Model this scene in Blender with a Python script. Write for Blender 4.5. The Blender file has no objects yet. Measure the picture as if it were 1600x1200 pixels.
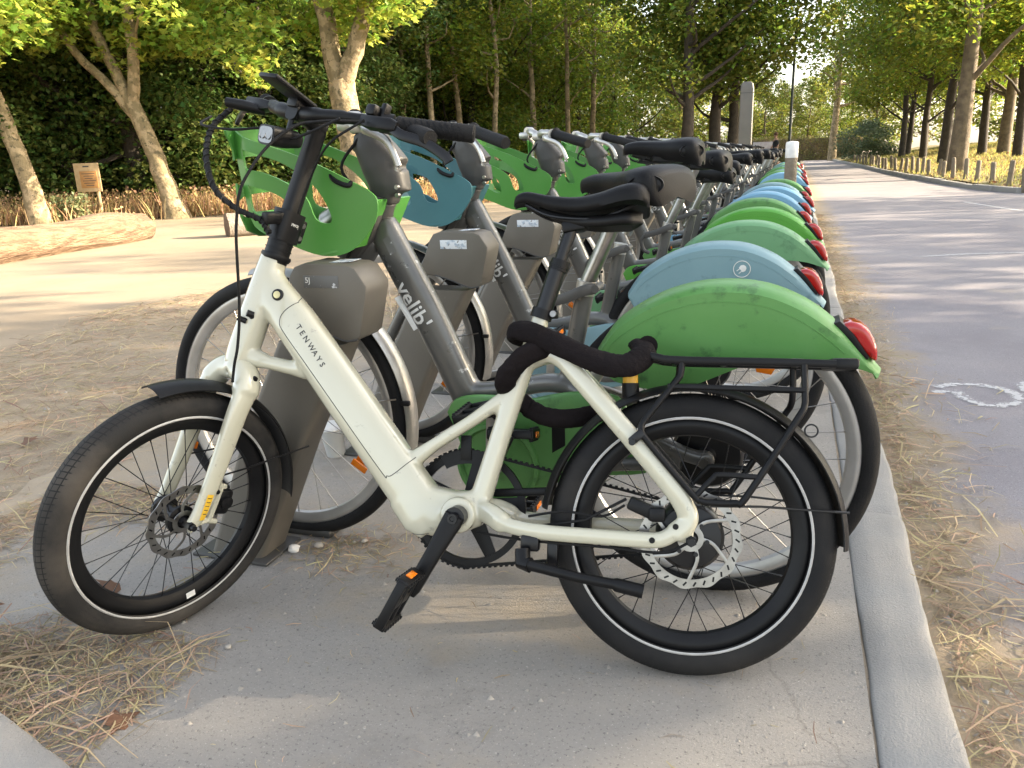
import bpy, bmesh, math, random
import numpy as np
from mathutils import Matrix, Vector
from mathutils.bvhtree import BVHTree
from mathutils.geometry import delaunay_2d_cdt

C = bpy.context.scene.collection
R = math.radians
rng = np.random.default_rng(7)
random.seed(7)

# ------------------------------------------------------------------ camera
cd = bpy.data.cameras.new('camera')
cam = bpy.data.objects.new('camera', cd)
C.objects.link(cam)
cd.sensor_width = 36.0
cd.lens = 1230.88 / 1600 * 36
cd.clip_start = 0.05
cd.clip_end = 600
yaw, pitch, roll = -0.343277, 0.27835, -0.03514
f = Vector((math.sin(yaw) * math.cos(pitch), math.cos(yaw) * math.cos(pitch), -math.sin(pitch)))
r0 = Vector((math.cos(yaw), -math.sin(yaw), 0))
u0 = r0.cross(f)
cr = math.cos(roll) * r0 + math.sin(roll) * u0
cu = -math.sin(roll) * r0 + math.cos(roll) * u0
cam.matrix_world = Matrix(((cr.x, cu.x, -f.x, 0), (cr.y, cu.y, -f.y, 0), (cr.z, cu.z, -f.z, 0.9359), (0, 0, 0, 1)))
bpy.context.scene.camera = cam
cd.dof.use_dof = False

# ------------------------------------------------------------------ light
SUN_AZ, SUN_EL = R(21), R(22.5)
w = bpy.data.worlds.new('World')
bpy.context.scene.world = w
w.use_nodes = True
nt = w.node_tree
bg = nt.nodes['Background']
sky = nt.nodes.new('ShaderNodeTexSky')
sky.sky_type = 'NISHITA'
sky.sun_disc = False
sky.sun_elevation = SUN_EL
sky.sun_rotation = math.pi / 2 - SUN_AZ
sky.air_density = 1.0
sky.dust_density = 2.5
sky.ozone_density = 0.6
hs = nt.nodes.new('ShaderNodeHueSaturation')
hs.inputs['Saturation'].default_value = .55
nt.links.new(sky.outputs[0], hs.inputs['Color'])
wt = nt.nodes.new('ShaderNodeMix'); wt.data_type = 'RGBA'; wt.blend_type = 'MULTIPLY'; wt.inputs[0].default_value = 1
wt.inputs[7].default_value = (1.0, .965, .915, 1)
nt.links.new(hs.outputs[0], wt.inputs[6])
nt.links.new(wt.outputs[2], bg.inputs[0])
bg.inputs[1].default_value = 0.15
sl = bpy.data.lights.new('sun', 'SUN')
sl.energy = 4.8
sl.angle = R(0.53)
sl.color = (1.0, 0.83, 0.60)
sun = bpy.data.objects.new('sun', sl)
C.objects.link(sun)
sd = Vector((math.cos(SUN_AZ) * math.cos(SUN_EL), math.sin(SUN_AZ) * math.cos(SUN_EL), math.sin(SUN_EL)))
sun.rotation_euler = (-sd).to_track_quat('-Z', 'Y').to_euler()
sun.location = (20, 20, 20)
vs = bpy.context.scene.view_settings
vs.view_transform = 'Standard'
vs.look = 'None'
vs.gamma = 1
vs.use_curve_mapping = False
vs.exposure = 2.3
cy = bpy.context.scene.cycles
cy.max_bounces = 6
cy.diffuse_bounces = 3
cy.glossy_bounces = 3
cy.transmission_bounces = 4
cy.transparent_max_bounces = 6
cy.use_denoising = True

# ------------------------------------------------------------------ materials
def mat(name, c1, c2=None, scale=8.0, rough=.5, metal=0., bump=0., bscale=150., coat=0., detail=6.,
        lo=.35, hi=.65, c3=None, s3=300., lo3=.6, hi3=.68, spec=.5, stretch=None, trans=0., island=0., coords='Object', bdist=.01, rvar=0.):
    """principled material: c1/c2 mixed by broad noise, optional c3 specks, bump from fine noise"""
    m = bpy.data.materials.new(name)
    m.use_nodes = True
    t = m.node_tree
    N, L = t.nodes, t.links
    b = N['Principled BSDF']
    b.inputs['Roughness'].default_value = rough
    b.inputs['Metallic'].default_value = metal
    b.inputs['Coat Weight'].default_value = coat
    b.inputs['Coat Roughness'].default_value = .04
    b.inputs['Specular IOR Level'].default_value = spec
    tc = N.new('ShaderNodeTexCoord')
    src = tc.outputs[coords]
    if stretch:
        mp = N.new('ShaderNodeMapping'); mp.inputs['Scale'].default_value = stretch; L.new(src, mp.inputs[0]); src = mp.outputs[0]
    col = None
    def rgb(c):
        n = N.new('ShaderNodeRGB'); n.outputs[0].default_value = (*c, 1); return n.outputs[0]
    def noise(s, d=detail, rg=.55):
        n = N.new('ShaderNodeTexNoise'); n.inputs['Scale'].default_value = s
        n.inputs['Detail'].default_value = d; n.inputs['Roughness'].default_value = rg
        L.new(src, n.inputs['Vector']); return n.outputs['Fac']
    def ramp(x, a, bb):
        n = N.new('ShaderNodeMapRange'); n.inputs[1].default_value = a; n.inputs[2].default_value = bb
        n.clamp = True; L.new(x, n.inputs[0]); return n.outputs[0]
    def mix(fac, a, bb):
        n = N.new('ShaderNodeMix'); n.data_type = 'RGBA'
        if hasattr(fac, 'links'): L.new(fac, n.inputs[0])
        else: n.inputs[0].default_value = fac
        L.new(a, n.inputs[6]); L.new(bb, n.inputs[7]); return n.outputs[2]
    col = rgb(c1)
    if c2 is not None:
        col = mix(ramp(noise(scale), lo, hi), col, rgb(c2))
    if c3 is not None:
        col = mix(ramp(noise(s3, 9, .68), lo3, hi3), col, rgb(c3))
    if island:
        g = N.new('ShaderNodeNewGeometry')
        h = N.new('ShaderNodeHueSaturation')
        mr = N.new('ShaderNodeMapRange'); mr.inputs[3].default_value = .5 - island * .06; mr.inputs[4].default_value = .5 + island * .04
        L.new(g.outputs['Random Per Island'], mr.inputs[0]); L.new(mr.outputs[0], h.inputs['Hue'])
        mu = N.new('ShaderNodeMath'); mu.operation = 'MULTIPLY'; mu.inputs[1].default_value = 7.31
        fr = N.new('ShaderNodeMath'); fr.operation = 'FRACT'
        L.new(g.outputs['Random Per Island'], mu.inputs[0]); L.new(mu.outputs[0], fr.inputs[0])
        mv = N.new('ShaderNodeMapRange'); mv.inputs[3].default_value = 1 - island * .45; mv.inputs[4].default_value = 1 + island * .45
        L.new(fr.outputs[0], mv.inputs[0]); L.new(mv.outputs[0], h.inputs['Value'])
        L.new(col, h.inputs['Color']); col = h.outputs[0]
    L.new(col, b.inputs['Base Color'])
    if rvar:
        mr = N.new('ShaderNodeMapRange'); mr.inputs[3].default_value = rough - rvar; mr.inputs[4].default_value = rough + rvar
        mr.inputs[1].default_value = .3; mr.inputs[2].default_value = .7
        L.new(noise(scale * 2.7), mr.inputs[0]); L.new(mr.outputs[0], b.inputs['Roughness'])
    if bump:
        bn = N.new('ShaderNodeBump'); bn.inputs['Strength'].default_value = bump; bn.inputs['Distance'].default_value = bdist
        L.new(noise(bscale, 4, .6), bn.inputs['Height']); L.new(bn.outputs[0], b.inputs['Normal'])
    if trans:
        tr = N.new('ShaderNodeBsdfTranslucent'); ms = N.new('ShaderNodeMixShader')
        h = N.new('ShaderNodeHueSaturation'); h.inputs['Value'].default_value = 1.6; h.inputs['Hue'].default_value = .495; h.inputs['Saturation'].default_value = 1.05
        L.new(col, h.inputs['Color']); L.new(h.outputs[0], tr.inputs[0])
        ms.inputs[0].default_value = trans
        L.new(b.outputs[0], ms.inputs[1]); L.new(tr.outputs[0], ms.inputs[2]); L.new(ms.outputs[0], N['Material Output'].inputs[0])
    return m

MT = {}
MT['cream'] = mat('cream_paint', (.50, .48, .368), (.475, .455, .348), 5, .16, coat=1., rvar=.03, c3=(.36, .345, .28), s3=45, lo3=.62, hi3=.68)
MT['black'] = mat('black_satin', (.0045, .0045, .005), (.007, .007, .0075), 20, .42, spec=.22, bump=.05, bscale=600)
MT['black_metal'] = mat('black_metal', (.005, .005, .006), rough=.32, spec=.35)
def tread_mat(name, c1, c2, ns):
    m = mat(name, c1, c2, 8, .75, lo=.42, hi=.75, spec=.22)
    t = m.node_tree; N, L = t.nodes, t.links; b = N['Principled BSDF']; tc = N.new('ShaderNodeTexCoord'); sx = N.new('ShaderNodeSeparateXYZ'); L.new(tc.outputs['Object'], sx.inputs[0])
    def mth(op, a, c=None):
        n = N.new('ShaderNodeMath'); n.operation = op
        for i, q in enumerate((a, c)):
            if q is None: continue
            if hasattr(q, 'links'): L.new(q, n.inputs[i])
            else: n.inputs[i].default_value = q
        return n.outputs[0]
    an = mth('ARCTAN2', sx.outputs[0], sx.outputs[2]); ay = mth('ABSOLUTE', sx.outputs[1])
    ph = mth('ADD', mth('MULTIPLY', an, float(ns)), mth('MULTIPLY', ay, 160.))
    si = mth('GREATER_THAN', mth('SINE', ph), .82)
    cl = mth('GREATER_THAN', mth('SINE', mth('MULTIPLY', sx.outputs[1], 2 * math.pi / .0125)), .86)
    gr = mth('MAXIMUM', si, cl); rr = mth('SQRT', mth('ADD', mth('MULTIPLY', sx.outputs[0], sx.outputs[0]), mth('MULTIPLY', sx.outputs[2], sx.outputs[2])))
    msk = N.new('ShaderNodeMapRange'); msk.inputs[1].default_value = .72; msk.inputs[2].default_value = .62
    L.new(mth('DIVIDE', ay, .0295), msk.inputs[0]); gr = mth('MULTIPLY', gr, msk.outputs[0])
    nz = N.new('ShaderNodeTexNoise'); nz.inputs['Scale'].default_value = 420; L.new(tc.outputs['Object'], nz.inputs['Vector'])
    h = mth('SUBTRACT', mth('MULTIPLY', nz.outputs[0], .25), gr)
    bn = N.new('ShaderNodeBump'); bn.inputs['Strength'].default_value = .8; bn.inputs['Distance'].default_value = .002; L.new(h, bn.inputs['Height']); L.new(bn.outputs[0], b.inputs['Normal'])
    src = b.inputs['Base Color'].links[0].from_socket; mx = N.new('ShaderNodeMix'); mx.data_type = 'RGBA'; L.new(gr, mx.inputs[0]); L.new(src, mx.inputs[6]); mx.inputs[7].default_value = (.012, .012, .012, 1); L.new(mx.outputs[2], b.inputs['Base Color'])
    return m
MT['tread'] = tread_mat('tyre_tread', (.010, .010, .0105), (.024, .022, .020), 130)
MT['tread_dusty'] = tread_mat('dusty_tyre_tread', (.020, .019, .018), (.065, .057, .048), 130)
MT['rubber'] = mat('tyre_rubber', (.009, .009, .0095), (.02, .019, .018), 9, .7, spec=.2, bump=.25, bscale=350, lo=.45, hi=.8)
MT['rubber_dusty'] = mat('dusty_tyre_rubber', (.035, .033, .032), (.10, .09, .078), 6, .85, bump=.25, bscale=350, lo=.4, hi=.75)
MT['stripe'] = mat('reflective_stripe', (.45, .44, .42), (.36, .35, .33), 30, .4)
MT['steel'] = mat('brushed_steel', (.24, .23, .215), (.33, .32, .30), 40, .3, metal=1.)
MT['alu'] = mat('dull_aluminium', (.48, .47, .44), (.36, .35, .33), 14, .38, metal=.85, rvar=.08)
MT['rim'] = mat('rim_aluminium', (.50, .49, .47), (.40, .39, .37), 12, .4, metal=.7)
MT['grey'] = mat('grey_frame_paint', (.080, .079, .075), (.115, .113, .106), 6, .34, metal=.3, coat=.3, c3=(.30, .30, .285), s3=30, lo3=.63, hi3=.66, rvar=.08)
MT['grey_plastic'] = mat('grey_plastic', (.040, .039, .037), (.054, .052, .049), 8, .48, bump=.06, bscale=500)
MT['dock'] = mat('dock_grey', (.098, .088, .072), (.116, .104, .085), 5, .52, bump=.05, bscale=700, c3=(.2, .19, .16), s3=30, lo3=.68, hi3=.75)
MT['green'] = mat('green_plastic', (.080, .225, .055), (.096, .25, .066), 5, .42, bump=.04, bscale=300, c3=(.035, .10, .03), s3=17, lo3=.56, hi3=.72, rvar=.08)
MT['basket_green'] = mat('green_basket_plastic', (.055, .205, .032), (.066, .225, .04), 4, .36, bump=.03, bscale=300, rvar=.06)
MT['palegreen'] = mat('pale_green_plastic', (.115, .27, .125), (.13, .295, .14), 5, .45, c3=(.06, .15, .07), s3=14, lo3=.58, hi3=.75, rvar=.08)
MT['bright'] = mat('bright_green_plastic', (.065, .27, .025), (.08, .29, .033), 5, .4, rvar=.08)
MT['blue'] = mat('blue_grey_plastic', (.145, .25, .28), (.17, .28, .31), 5, .45, c3=(.075, .14, .16), s3=16, lo3=.57, hi3=.75, rvar=.08)
MT['skyblue'] = mat('sky_blue_plastic', (.14, .30, .43), (.165, .33, .46), 5, .42, rvar=.08)
MT['teal'] = mat('teal_basket_plastic', (.035, .125, .145), (.043, .145, .165), 6, .45, rvar=.08)
MT['seat'] = mat('black_vinyl', (.0045, .0045, .005), (.007, .007, .0075), 12, .46, spec=.16, bump=.12, bscale=420)
MT['red'] = mat('red_lens', (.36, .006, .004), (.30, .005, .004), 8, .12, coat=.5)
MT['orange'] = mat('orange_reflector', (.75, .20, .01), (.65, .16, .01), 30, .2)
MT['white'] = mat('white_print', (.68, .68, .66), (.58, .58, .55), 60, .6)
MT['white_paint'] = mat('white_post_paint', (.74, .74, .72), (.62, .62, .6), 20, .6)
MT['darkprint'] = mat('dark_print', (.03, .03, .032), rough=.5)
MT['brass'] = mat('brass', (.55, .47, .25), rough=.3, metal=.8)
MT['glass'] = mat('lamp_glass', (.06, .06, .06), (.12, .12, .12), 60, .08, coat=1.)
MT['cloth'] = mat('lock_cloth', (.0065, .005, .0055), (.010, .0075, .008), 9, .85, bump=.6, bscale=45, spec=.12, bdist=.01)
MT['yellow'] = mat('yellow_sticker', (.75, .45, .03), rough=.5)
MT['sticker'] = mat('worn_sticker', (.10, .10, .098), (.45, .46, .47), 85, .5, lo=.60, hi=.64)
MT['sticker_blue'] = mat('worn_blue_sticker', (.33, .40, .48), (.62, .65, .68), 60, .5, lo=.42, hi=.5, c3=(.13, .115, .095), s3=90, lo3=.58, hi3=.62)
MT['kerb'] = mat('kerb_granite', (.30, .29, .272), (.25, .24, .225), 3, .8, bump=.5, bscale=240, c3=(.17, .17, .17), s3=420, lo3=.6, hi3=.7)
MT['bark_pale'] = mat('pale_plane_bark', (.34, .26, .155), (.20, .155, .085), 5, .85, bump=.9, bscale=18, lo=.46, hi=.54, c3=(.11, .09, .05), s3=9, lo3=.56, hi3=.60, bdist=.03)
MT['bark'] = mat('rough_bark', (.20, .155, .10), (.11, .085, .058), 7, .9, bump=.8, bscale=30, bdist=.03)
MT['bark_dark'] = mat('dark_bark', (.06, .048, .035), (.035, .028, .02), 7, .9, bump=.8, bscale=30, bdist=.03)
MT['log'] = mat('weathered_log', (.235, .155, .095), (.13, .08, .048), 5, .9, bump=1., bscale=9, bdist=.06, c3=(.11, .065, .04), s3=11, lo3=.58, hi3=.66, stretch=(3.5, .5, 3.5), lo=.4, hi=.6)
MT['log_grey'] = mat('grey_log', (.26, .22, .18), (.19, .16, .13), 9, .9, bump=.9, bscale=45, bdist=.03)
MT['endgrain'] = mat('log_end_grain', (.10, .065, .04), (.20, .14, .09), 18, .9, bump=.8, bscale=40, bdist=.03)
MT['wood'] = mat('pale_wood', (.40, .29, .16), (.33, .23, .12), 14, .75, bump=.4, bscale=60)
MT['board'] = mat('orange_board', (.36, .19, .06), (.30, .15, .05), 14, .6)
MT['post'] = mat('weathered_post', (.22, .185, .135), (.16, .13, .095), 9, .9, bump=.7, bscale=60, bdist=.02)
MT['totem'] = mat('grey_totem', (.115, .11, .10), (.14, .132, .118), 3, .45, metal=.2)
MT['lamp'] = mat('dark_green_metal', (.012, .022, .018), rough=.4)
MT['leaf'] = mat('plane_leaves', (.19, .285, .055), (.25, .31, .065), 1.3, .45, trans=.62, island=1., spec=.35)
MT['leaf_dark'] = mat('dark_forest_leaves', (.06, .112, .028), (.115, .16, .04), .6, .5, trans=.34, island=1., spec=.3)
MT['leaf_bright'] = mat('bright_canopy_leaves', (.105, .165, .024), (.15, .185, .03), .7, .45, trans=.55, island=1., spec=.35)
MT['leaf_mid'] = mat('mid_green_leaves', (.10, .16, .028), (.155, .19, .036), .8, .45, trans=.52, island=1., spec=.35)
MT['leaf_pale'] = mat('pale_backlit_leaves', (.13, .17, .035), (.16, .18, .04), .8, .5, trans=.48, island=1., spec=.3)
MT['hedge'] = mat('grey_green_leaves', (.11, .145, .075), (.085, .12, .06), 2, .6, trans=.3, island=.8)
MT['ivy'] = mat('dry_ivy_leaves', (.36, .30, .13), (.22, .24, .08), 1.2, .7, trans=.3, island=.8)
MT['straw'] = mat('dry_straw', (.40, .32, .185), (.27, .21, .12), 3, .8, trans=.15, island=.9)
MT['weed'] = mat('dry_weeds', (.33, .24, .115), (.40, .30, .15), .9, .85, trans=.3, island=.9)
MT['weed_green'] = mat('pale_green_weeds', (.20, .24, .12), rough=.8, trans=.3, island=.8)
MT['verge_grass'] = mat('verge_grass', (.25, .27, .07), (.33, .29, .11), .8, .8, trans=.4, island=1.)
MT['dead_leaf'] = mat('dead_leaf', (.20, .10, .055), (.15, .08, .045), 12, .7, trans=.15, island=.8)
MT['plastic_cup'] = mat('cloudy_cup', (.62, .62, .60), rough=.3, trans=.3)
MT['tissue'] = mat('white_tissue', (.62, .60, .56), rough=.9, bump=.5, bscale=60)
MT['stone'] = mat('pale_pebble', (.38, .35, .30), (.30, .27, .23), 40, .9)
MT['skin'] = mat('skin', (.42, .24, .16), rough=.6)
MT['hair'] = mat('brown_hair', (.10, .045, .02), rough=.7)
MT['darkcloth'] = mat('dark_cloth', (.03, .035, .045), rough=.85)
MT['banner'] = mat('white_banner', (.70, .68, .68), (.5, .42, .45), 3, .7)
MT['wall'] = mat('low_wall', (.22, .17, .12), (.30, .24, .17), 2, .9)

def ground_mat(name, base, alt, scale, speck, dust=None, dust_s=1., bump=.35, bs=220, dlo=.52, dhi=.68, crack=False, rough=.92, stain=None, edge=None):
    m = bpy.data.materials.new(name); m.use_nodes = True
    t = m.node_tree; N, L = t.nodes, t.links
    b = N['Principled BSDF']; b.inputs['Roughness'].default_value = rough; b.inputs['Specular IOR Level'].default_value = .25
    tc = N.new('ShaderNodeTexCoord')
    def noise(s, d=6, rg=.6, off=0.):
        mp = N.new('ShaderNodeMapping'); mp.inputs['Location'].default_value = (off, off * .7, 0)
        n = N.new('ShaderNodeTexNoise'); n.inputs['Scale'].default_value = s; n.inputs['Detail'].default_value = d; n.inputs['Roughness'].default_value = rg
        L.new(tc.outputs['Object'], mp.inputs[0]); L.new(mp.outputs[0], n.inputs['Vector']); return n.outputs['Fac']
    def ramp(x, a, bb):
        n = N.new('ShaderNodeMapRange'); n.inputs[1].default_value = a; n.inputs[2].default_value = bb; L.new(x, n.inputs[0]); return n.outputs[0]
    def mix(fac, a, bb):
        n = N.new('ShaderNodeMix'); n.data_type = 'RGBA'; L.new(fac, n.inputs[0])
        for s, c in ((6, a), (7, bb)):
            if isinstance(c, tuple): n.inputs[s].default_value = (*c, 1)
            else: L.new(c, n.inputs[s])
        return n.outputs[2]
    col = mix(ramp(noise(scale, 8, .65), .35, .65), base, alt)
    col = mix(ramp(noise(120, 5, .75, 3.), .57, .66), col, speck[0])
    col = mix(ramp(noise(190, 4, .75, 9.), .60, .68), col, speck[1])
    if stain: col = mix(ramp(noise(1.7, 7, .7, 21.), .55, .72), col, stain)
    if dust: col = mix(ramp(noise(dust_s, 8, .7, 5.), dlo, dhi), col, dust)
    h = noise(bs, 5, .7)
    if edge:
        x0, x1, ec = edge
        sx = N.new('ShaderNodeSeparateXYZ'); L.new(tc.outputs['Object'], sx.inputs[0])
        ed_ = ramp(sx.outputs[0], x1, x0)
        ad = N.new('ShaderNodeMath'); ad.operation = 'ADD'; L.new(ed_, ad.inputs[0]); L.new(noise(3.2, 9, .72, 31.), ad.inputs[1])
        col = mix(ramp(ad.outputs[0], .86, 1.22), col, ec)
    if crack:
        v = N.new('ShaderNodeTexVoronoi'); v.feature = 'DISTANCE_TO_EDGE'; v.inputs['Scale'].default_value = .55
        wv = N.new('ShaderNodeVectorMath'); wv.operation = 'ADD'
        nn = N.new('ShaderNodeTexNoise'); nn.inputs['Scale'].default_value = 4; nn.inputs['Detail'].default_value = 6
        L.new(tc.outputs['Object'], nn.inputs['Vector'])
        sc = N.new('ShaderNodeVectorMath'); sc.operation = 'SCALE'; sc.inputs['Scale'].default_value = .25
        L.new(nn.outputs['Color'], sc.inputs[0]); L.new(tc.outputs['Object'], wv.inputs[0]); L.new(sc.outputs[0], wv.inputs[1])
        L.new(wv.outputs[0], v.inputs['Vector'])
        cm = ramp(v.outputs['Distance'], .0, .003)
        inv = N.new('ShaderNodeMath'); inv.operation = 'SUBTRACT'; inv.inputs[0].default_value = 1; L.new(cm, inv.inputs[1])
        mm = N.new('ShaderNodeMath'); mm.operation = 'MULTIPLY'; mm.inputs[1].default_value = .28; L.new(inv.outputs[0], mm.inputs[0])
        col = mix(mm.outputs[0], col, (.09, .08, .07))
    L.new(col, b.inputs['Base Color'])
    bn = N.new('ShaderNodeBump'); bn.inputs['Strength'].default_value = bump; bn.inputs['Distance'].default_value = .006
    L.new(h, bn.inputs['Height']); L.new(bn.outputs[0], b.inputs['Normal'])
    return m
MT['pavement'] = ground_mat('pavement_asphalt', (.245, .230, .212), (.305, .285, .257), 1.6, ((.11, .105, .10), (.46, .44, .40)), (.33, .275, .205), .8, crack=True, stain=(.165, .155, .145), dlo=.53, dhi=.70, bump=.6, edge=(-2.6, -.9, (.33, .275, .205)))
MT['road'] = ground_mat('road_asphalt', (.205, .192, .208), (.265, .25, .26), .7, ((.12, .115, .118), (.42, .41, .40)), (.33, .29, .235), .5, bump=.5, dlo=.6, dhi=.8, stain=(.20, .185, .20), edge=(.25, .85, (.29, .235, .165)))
MT['sand'] = ground_mat('sandy_ground', (.31, .25, .18), (.25, .20, .14), .9, ((.30, .24, .17), (.55, .48, .38)), (.36, .28, .185), 2.2, bs=90, dlo=.55, dhi=.75)
MT['soil'] = ground_mat('dry_soil', (.25, .205, .15), (.32, .26, .185), 3, ((.14, .11, .08), (.42, .36, .27)), (.38, .31, .215), 1.6, bs=60, bump=.7)
MT['verge'] = ground_mat('verge_soil', (.21, .17, .085), (.18, .17, .075), 1.2, ((.16, .11, .06), (.40, .32, .18)), (.33, .23, .11), 1.5, bs=40, bump=.6)
MT['litter'] = ground_mat('forest_litter', (.10, .075, .045), (.14, .10, .06), 2, ((.06, .045, .03), (.22, .17, .10)), None, bs=40, bump=.8)

# ------------------------------------------------------------------ mesh helpers
I3 = np.eye(3)
class MB:
    def __init__(s): s.v = []; s.f = []; s.n = 0
    def add(s, v, f):
        v = np.asarray(v, float).reshape(-1, 3)
        s.v.append(v); s.f += [tuple(int(i) + s.n for i in q) for q in f]; s.n += len(v); return s
    def ring_loft(s, rings, cap=True, closed=False):
        k = len(rings[0]); v = np.concatenate([np.asarray(r, float) for r in rings]); fs = []
        m = len(rings)
        for i in range(m if closed else m - 1):
            a, b = i * k, ((i + 1) % m) * k
            for j in range(k):
                j2 = (j + 1) % k
                fs.append((a + j, a + j2, b + j2, b + j))
        if cap and not closed:
            fs.append(tuple(range(k))[::-1]); fs.append(tuple(range((m - 1) * k, m * k)))
        return s.add(v, fs)
    def tube(s, path, rad, n=10, cap=True, closed=False, up=None, ex=2.0):
        """rad: scalar, list, or list of (a,b) half sizes; a along 'side', b along 'up'"""
        p = np.asarray(path, float); m = len(p)
        rr = rad if isinstance(rad, (list, tuple)) and not (isinstance(rad, tuple) and len(rad) == 2) else [rad] * m
        T = np.zeros_like(p)
        for i in range(m):
            a = p[(i - 1) % m] if (closed or i > 0) else p[i]
            b = p[(i + 1) % m] if (closed or i < m - 1) else p[i]
            T[i] = b - a
        T /= np.linalg.norm(T, axis=1)[:, None] + 1e-12
        if up is None:
            up0 = np.array([0, 0, 1.]) if abs(T[0][2]) < .9 else np.array([1., 0, 0])
        else: up0 = np.asarray(up, float)
        rings = []; u = up0
        for i in range(m):
            if up is not None: u = up0
            u = u - T[i] * (u @ T[i]); u = u / (np.linalg.norm(u) + 1e-12)
            sd_ = np.cross(T[i], u)
            a, b = (rr[i], rr[i]) if np.isscalar(rr[i]) else rr[i]
            th = np.linspace(0, 2 * np.pi, n, endpoint=False) + np.pi / n
            c, sn = np.cos(th), np.sin(th)
            if ex != 2.0:
                c = np.sign(c) * np.abs(c) ** (2 / ex); sn = np.sign(sn) * np.abs(sn) ** (2 / ex)
            rings.append(p[i] + np.outer(c * a, sd_) + np.outer(sn * b, u))
        return s.ring_loft(rings, cap, closed)
    def lathe(s, prof, c=(0, 0, 0), ax=1, n=32, cap=False, arc=None):
        """profile (r, h) about axis index ax through c"""
        c = np.asarray(c, float); k = len(prof)
        e = [i for i in range(3) if i != ax]
        th = np.linspace(0, 2 * np.pi, n, endpoint=False) if arc is None else np.linspace(arc[0], arc[1], n)
        v = np.zeros((n, k, 3))
        for j, (r_, h_) in enumerate(prof):
            v[:, j, e[0]] = r_ * np.cos(th); v[:, j, e[1]] = r_ * np.sin(th); v[:, j, ax] = h_
        fs = []
        for i in range(n if arc is None else n - 1):
            i2 = (i + 1) % n
            for j in range(k - 1): fs.append((i * k + j, i2 * k + j, i2 * k + j + 1, i * k + j + 1))
        return s.add(v.reshape(-1, 3) + c, fs)
    def torus(s, Rr, r_, c=(0, 0, 0), ax=1, n=64, k=12, sq=(1, 1)):
        th = np.linspace(0, 2 * np.pi, k + 1)
        return s.lathe([(Rr + r_ * sq[0] * math.cos(t), r_ * sq[1] * math.sin(t)) for t in th], c, ax, n)
    def box(s, c, size, rot=None, bev=.0):
        bm = bmesh.new(); bmesh.ops.create_cube(bm, size=1)
        for v in bm.verts: v.co = Vector((v.co.x * size[0], v.co.y * size[1], v.co.z * size[2]))
        if bev: bmesh.ops.bevel(bm, geom=list(bm.edges), offset=bev, segments=2, affect='EDGES', profile=.5)
        return s.bm(bm, rot, c)
    def bm(s, bm, rot=None, c=(0, 0, 0)):
        bm.verts.index_update()
        v = np.array([v.co[:] for v in bm.verts]); fs = [[q.index for q in f_.verts] for f_ in bm.faces]
        bm.free()
        if rot is not None: v = v @ np.asarray(rot, float).T
        return s.add(v + np.asarray(c, float), fs)
    def prism(s, out, y0, y1, bev=0., seg=2, ax=1):
        """extrude a 2d (x,z) outline from y0 to y1"""
        bm = bmesh.new()
        vs_ = [bm.verts.new((p[0], y0, p[1])) for p in out]
        fc = bm.faces.new(vs_)
        g = bmesh.ops.extrude_face_region(bm, geom=[fc])
        for e in g['geom']:
            if isinstance(e, bmesh.types.BMVert): e.co.y = y1
        bmesh.ops.recalc_face_normals(bm, faces=list(bm.faces))
        if bev:
            es = [e for e in bm.edges if abs(e.verts[0].co.y - e.verts[1].co.y) < 1e-6]
            bmesh.ops.bevel(bm, geom=es, offset=bev, segments=seg, affect='EDGES', profile=.5)
        bmesh.ops.triangulate(bm, faces=[f_ for f_ in bm.faces if len(f_.verts) > 4])
        return s.bm(bm)
    def xf(s, M3=None, t=(0, 0, 0)):
        s.v = [(v @ np.asarray(M3, float).T if M3 is not None else v) + np.asarray(t, float) for v in s.v]; return s
    def mesh(s, name, m=None, smooth=40):
        me = bpy.data.meshes.new(name)
        v = np.concatenate(s.v); me.from_pydata(v.tolist(), [], s.f); me.validate()
        if smooth:
            me.polygons.foreach_set('use_smooth', [True] * len(me.polygons))
            me.set_sharp_from_angle(angle=R(smooth))
        if m: me.materials.append(m)
        me.update(); return me

def obj(name, me, m=None, parent=None, smooth=40, mw=None):
    if isinstance(me, MB): me = me.mesh(name, m, smooth)
    o = bpy.data.objects.new(name, me); C.objects.link(o)
    if parent: o.parent = parent
    if mw is not None: o.matrix_local = mw
    return o
def tag(o, label=None, cat=None, group=None, kind=None):
    if label: o['label'] = label
    if cat: o['category'] = cat
    if group: o['group'] = group
    if kind: o['kind'] = kind
    return o
def thing(name, label, cat, mw=None, group=None):
    o = bpy.data.objects.new(name, None); C.objects.link(o); o.empty_display_size = .1
    if mw is not None: o.matrix_world = mw
    return tag(o, label, cat, group)
def T4(axes, t):
    """columns = images of local axes"""
    a = [Vector(x) for x in axes]
    return Matrix(((a[0].x, a[1].x, a[2].x, t[0]), (a[0].y, a[1].y, a[2].y, t[1]), (a[0].z, a[1].z, a[2].z, t[2]), (0, 0, 0, 1)))
def copy_tree(o, parent=None, skip=()):
    c = o.copy(); C.objects.link(c)
    if parent: c.parent = parent
    for ch in list(o.children):
        if ch.name.split('.')[0] in skip: continue
        copy_tree(ch, c, skip)
    return c
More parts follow.
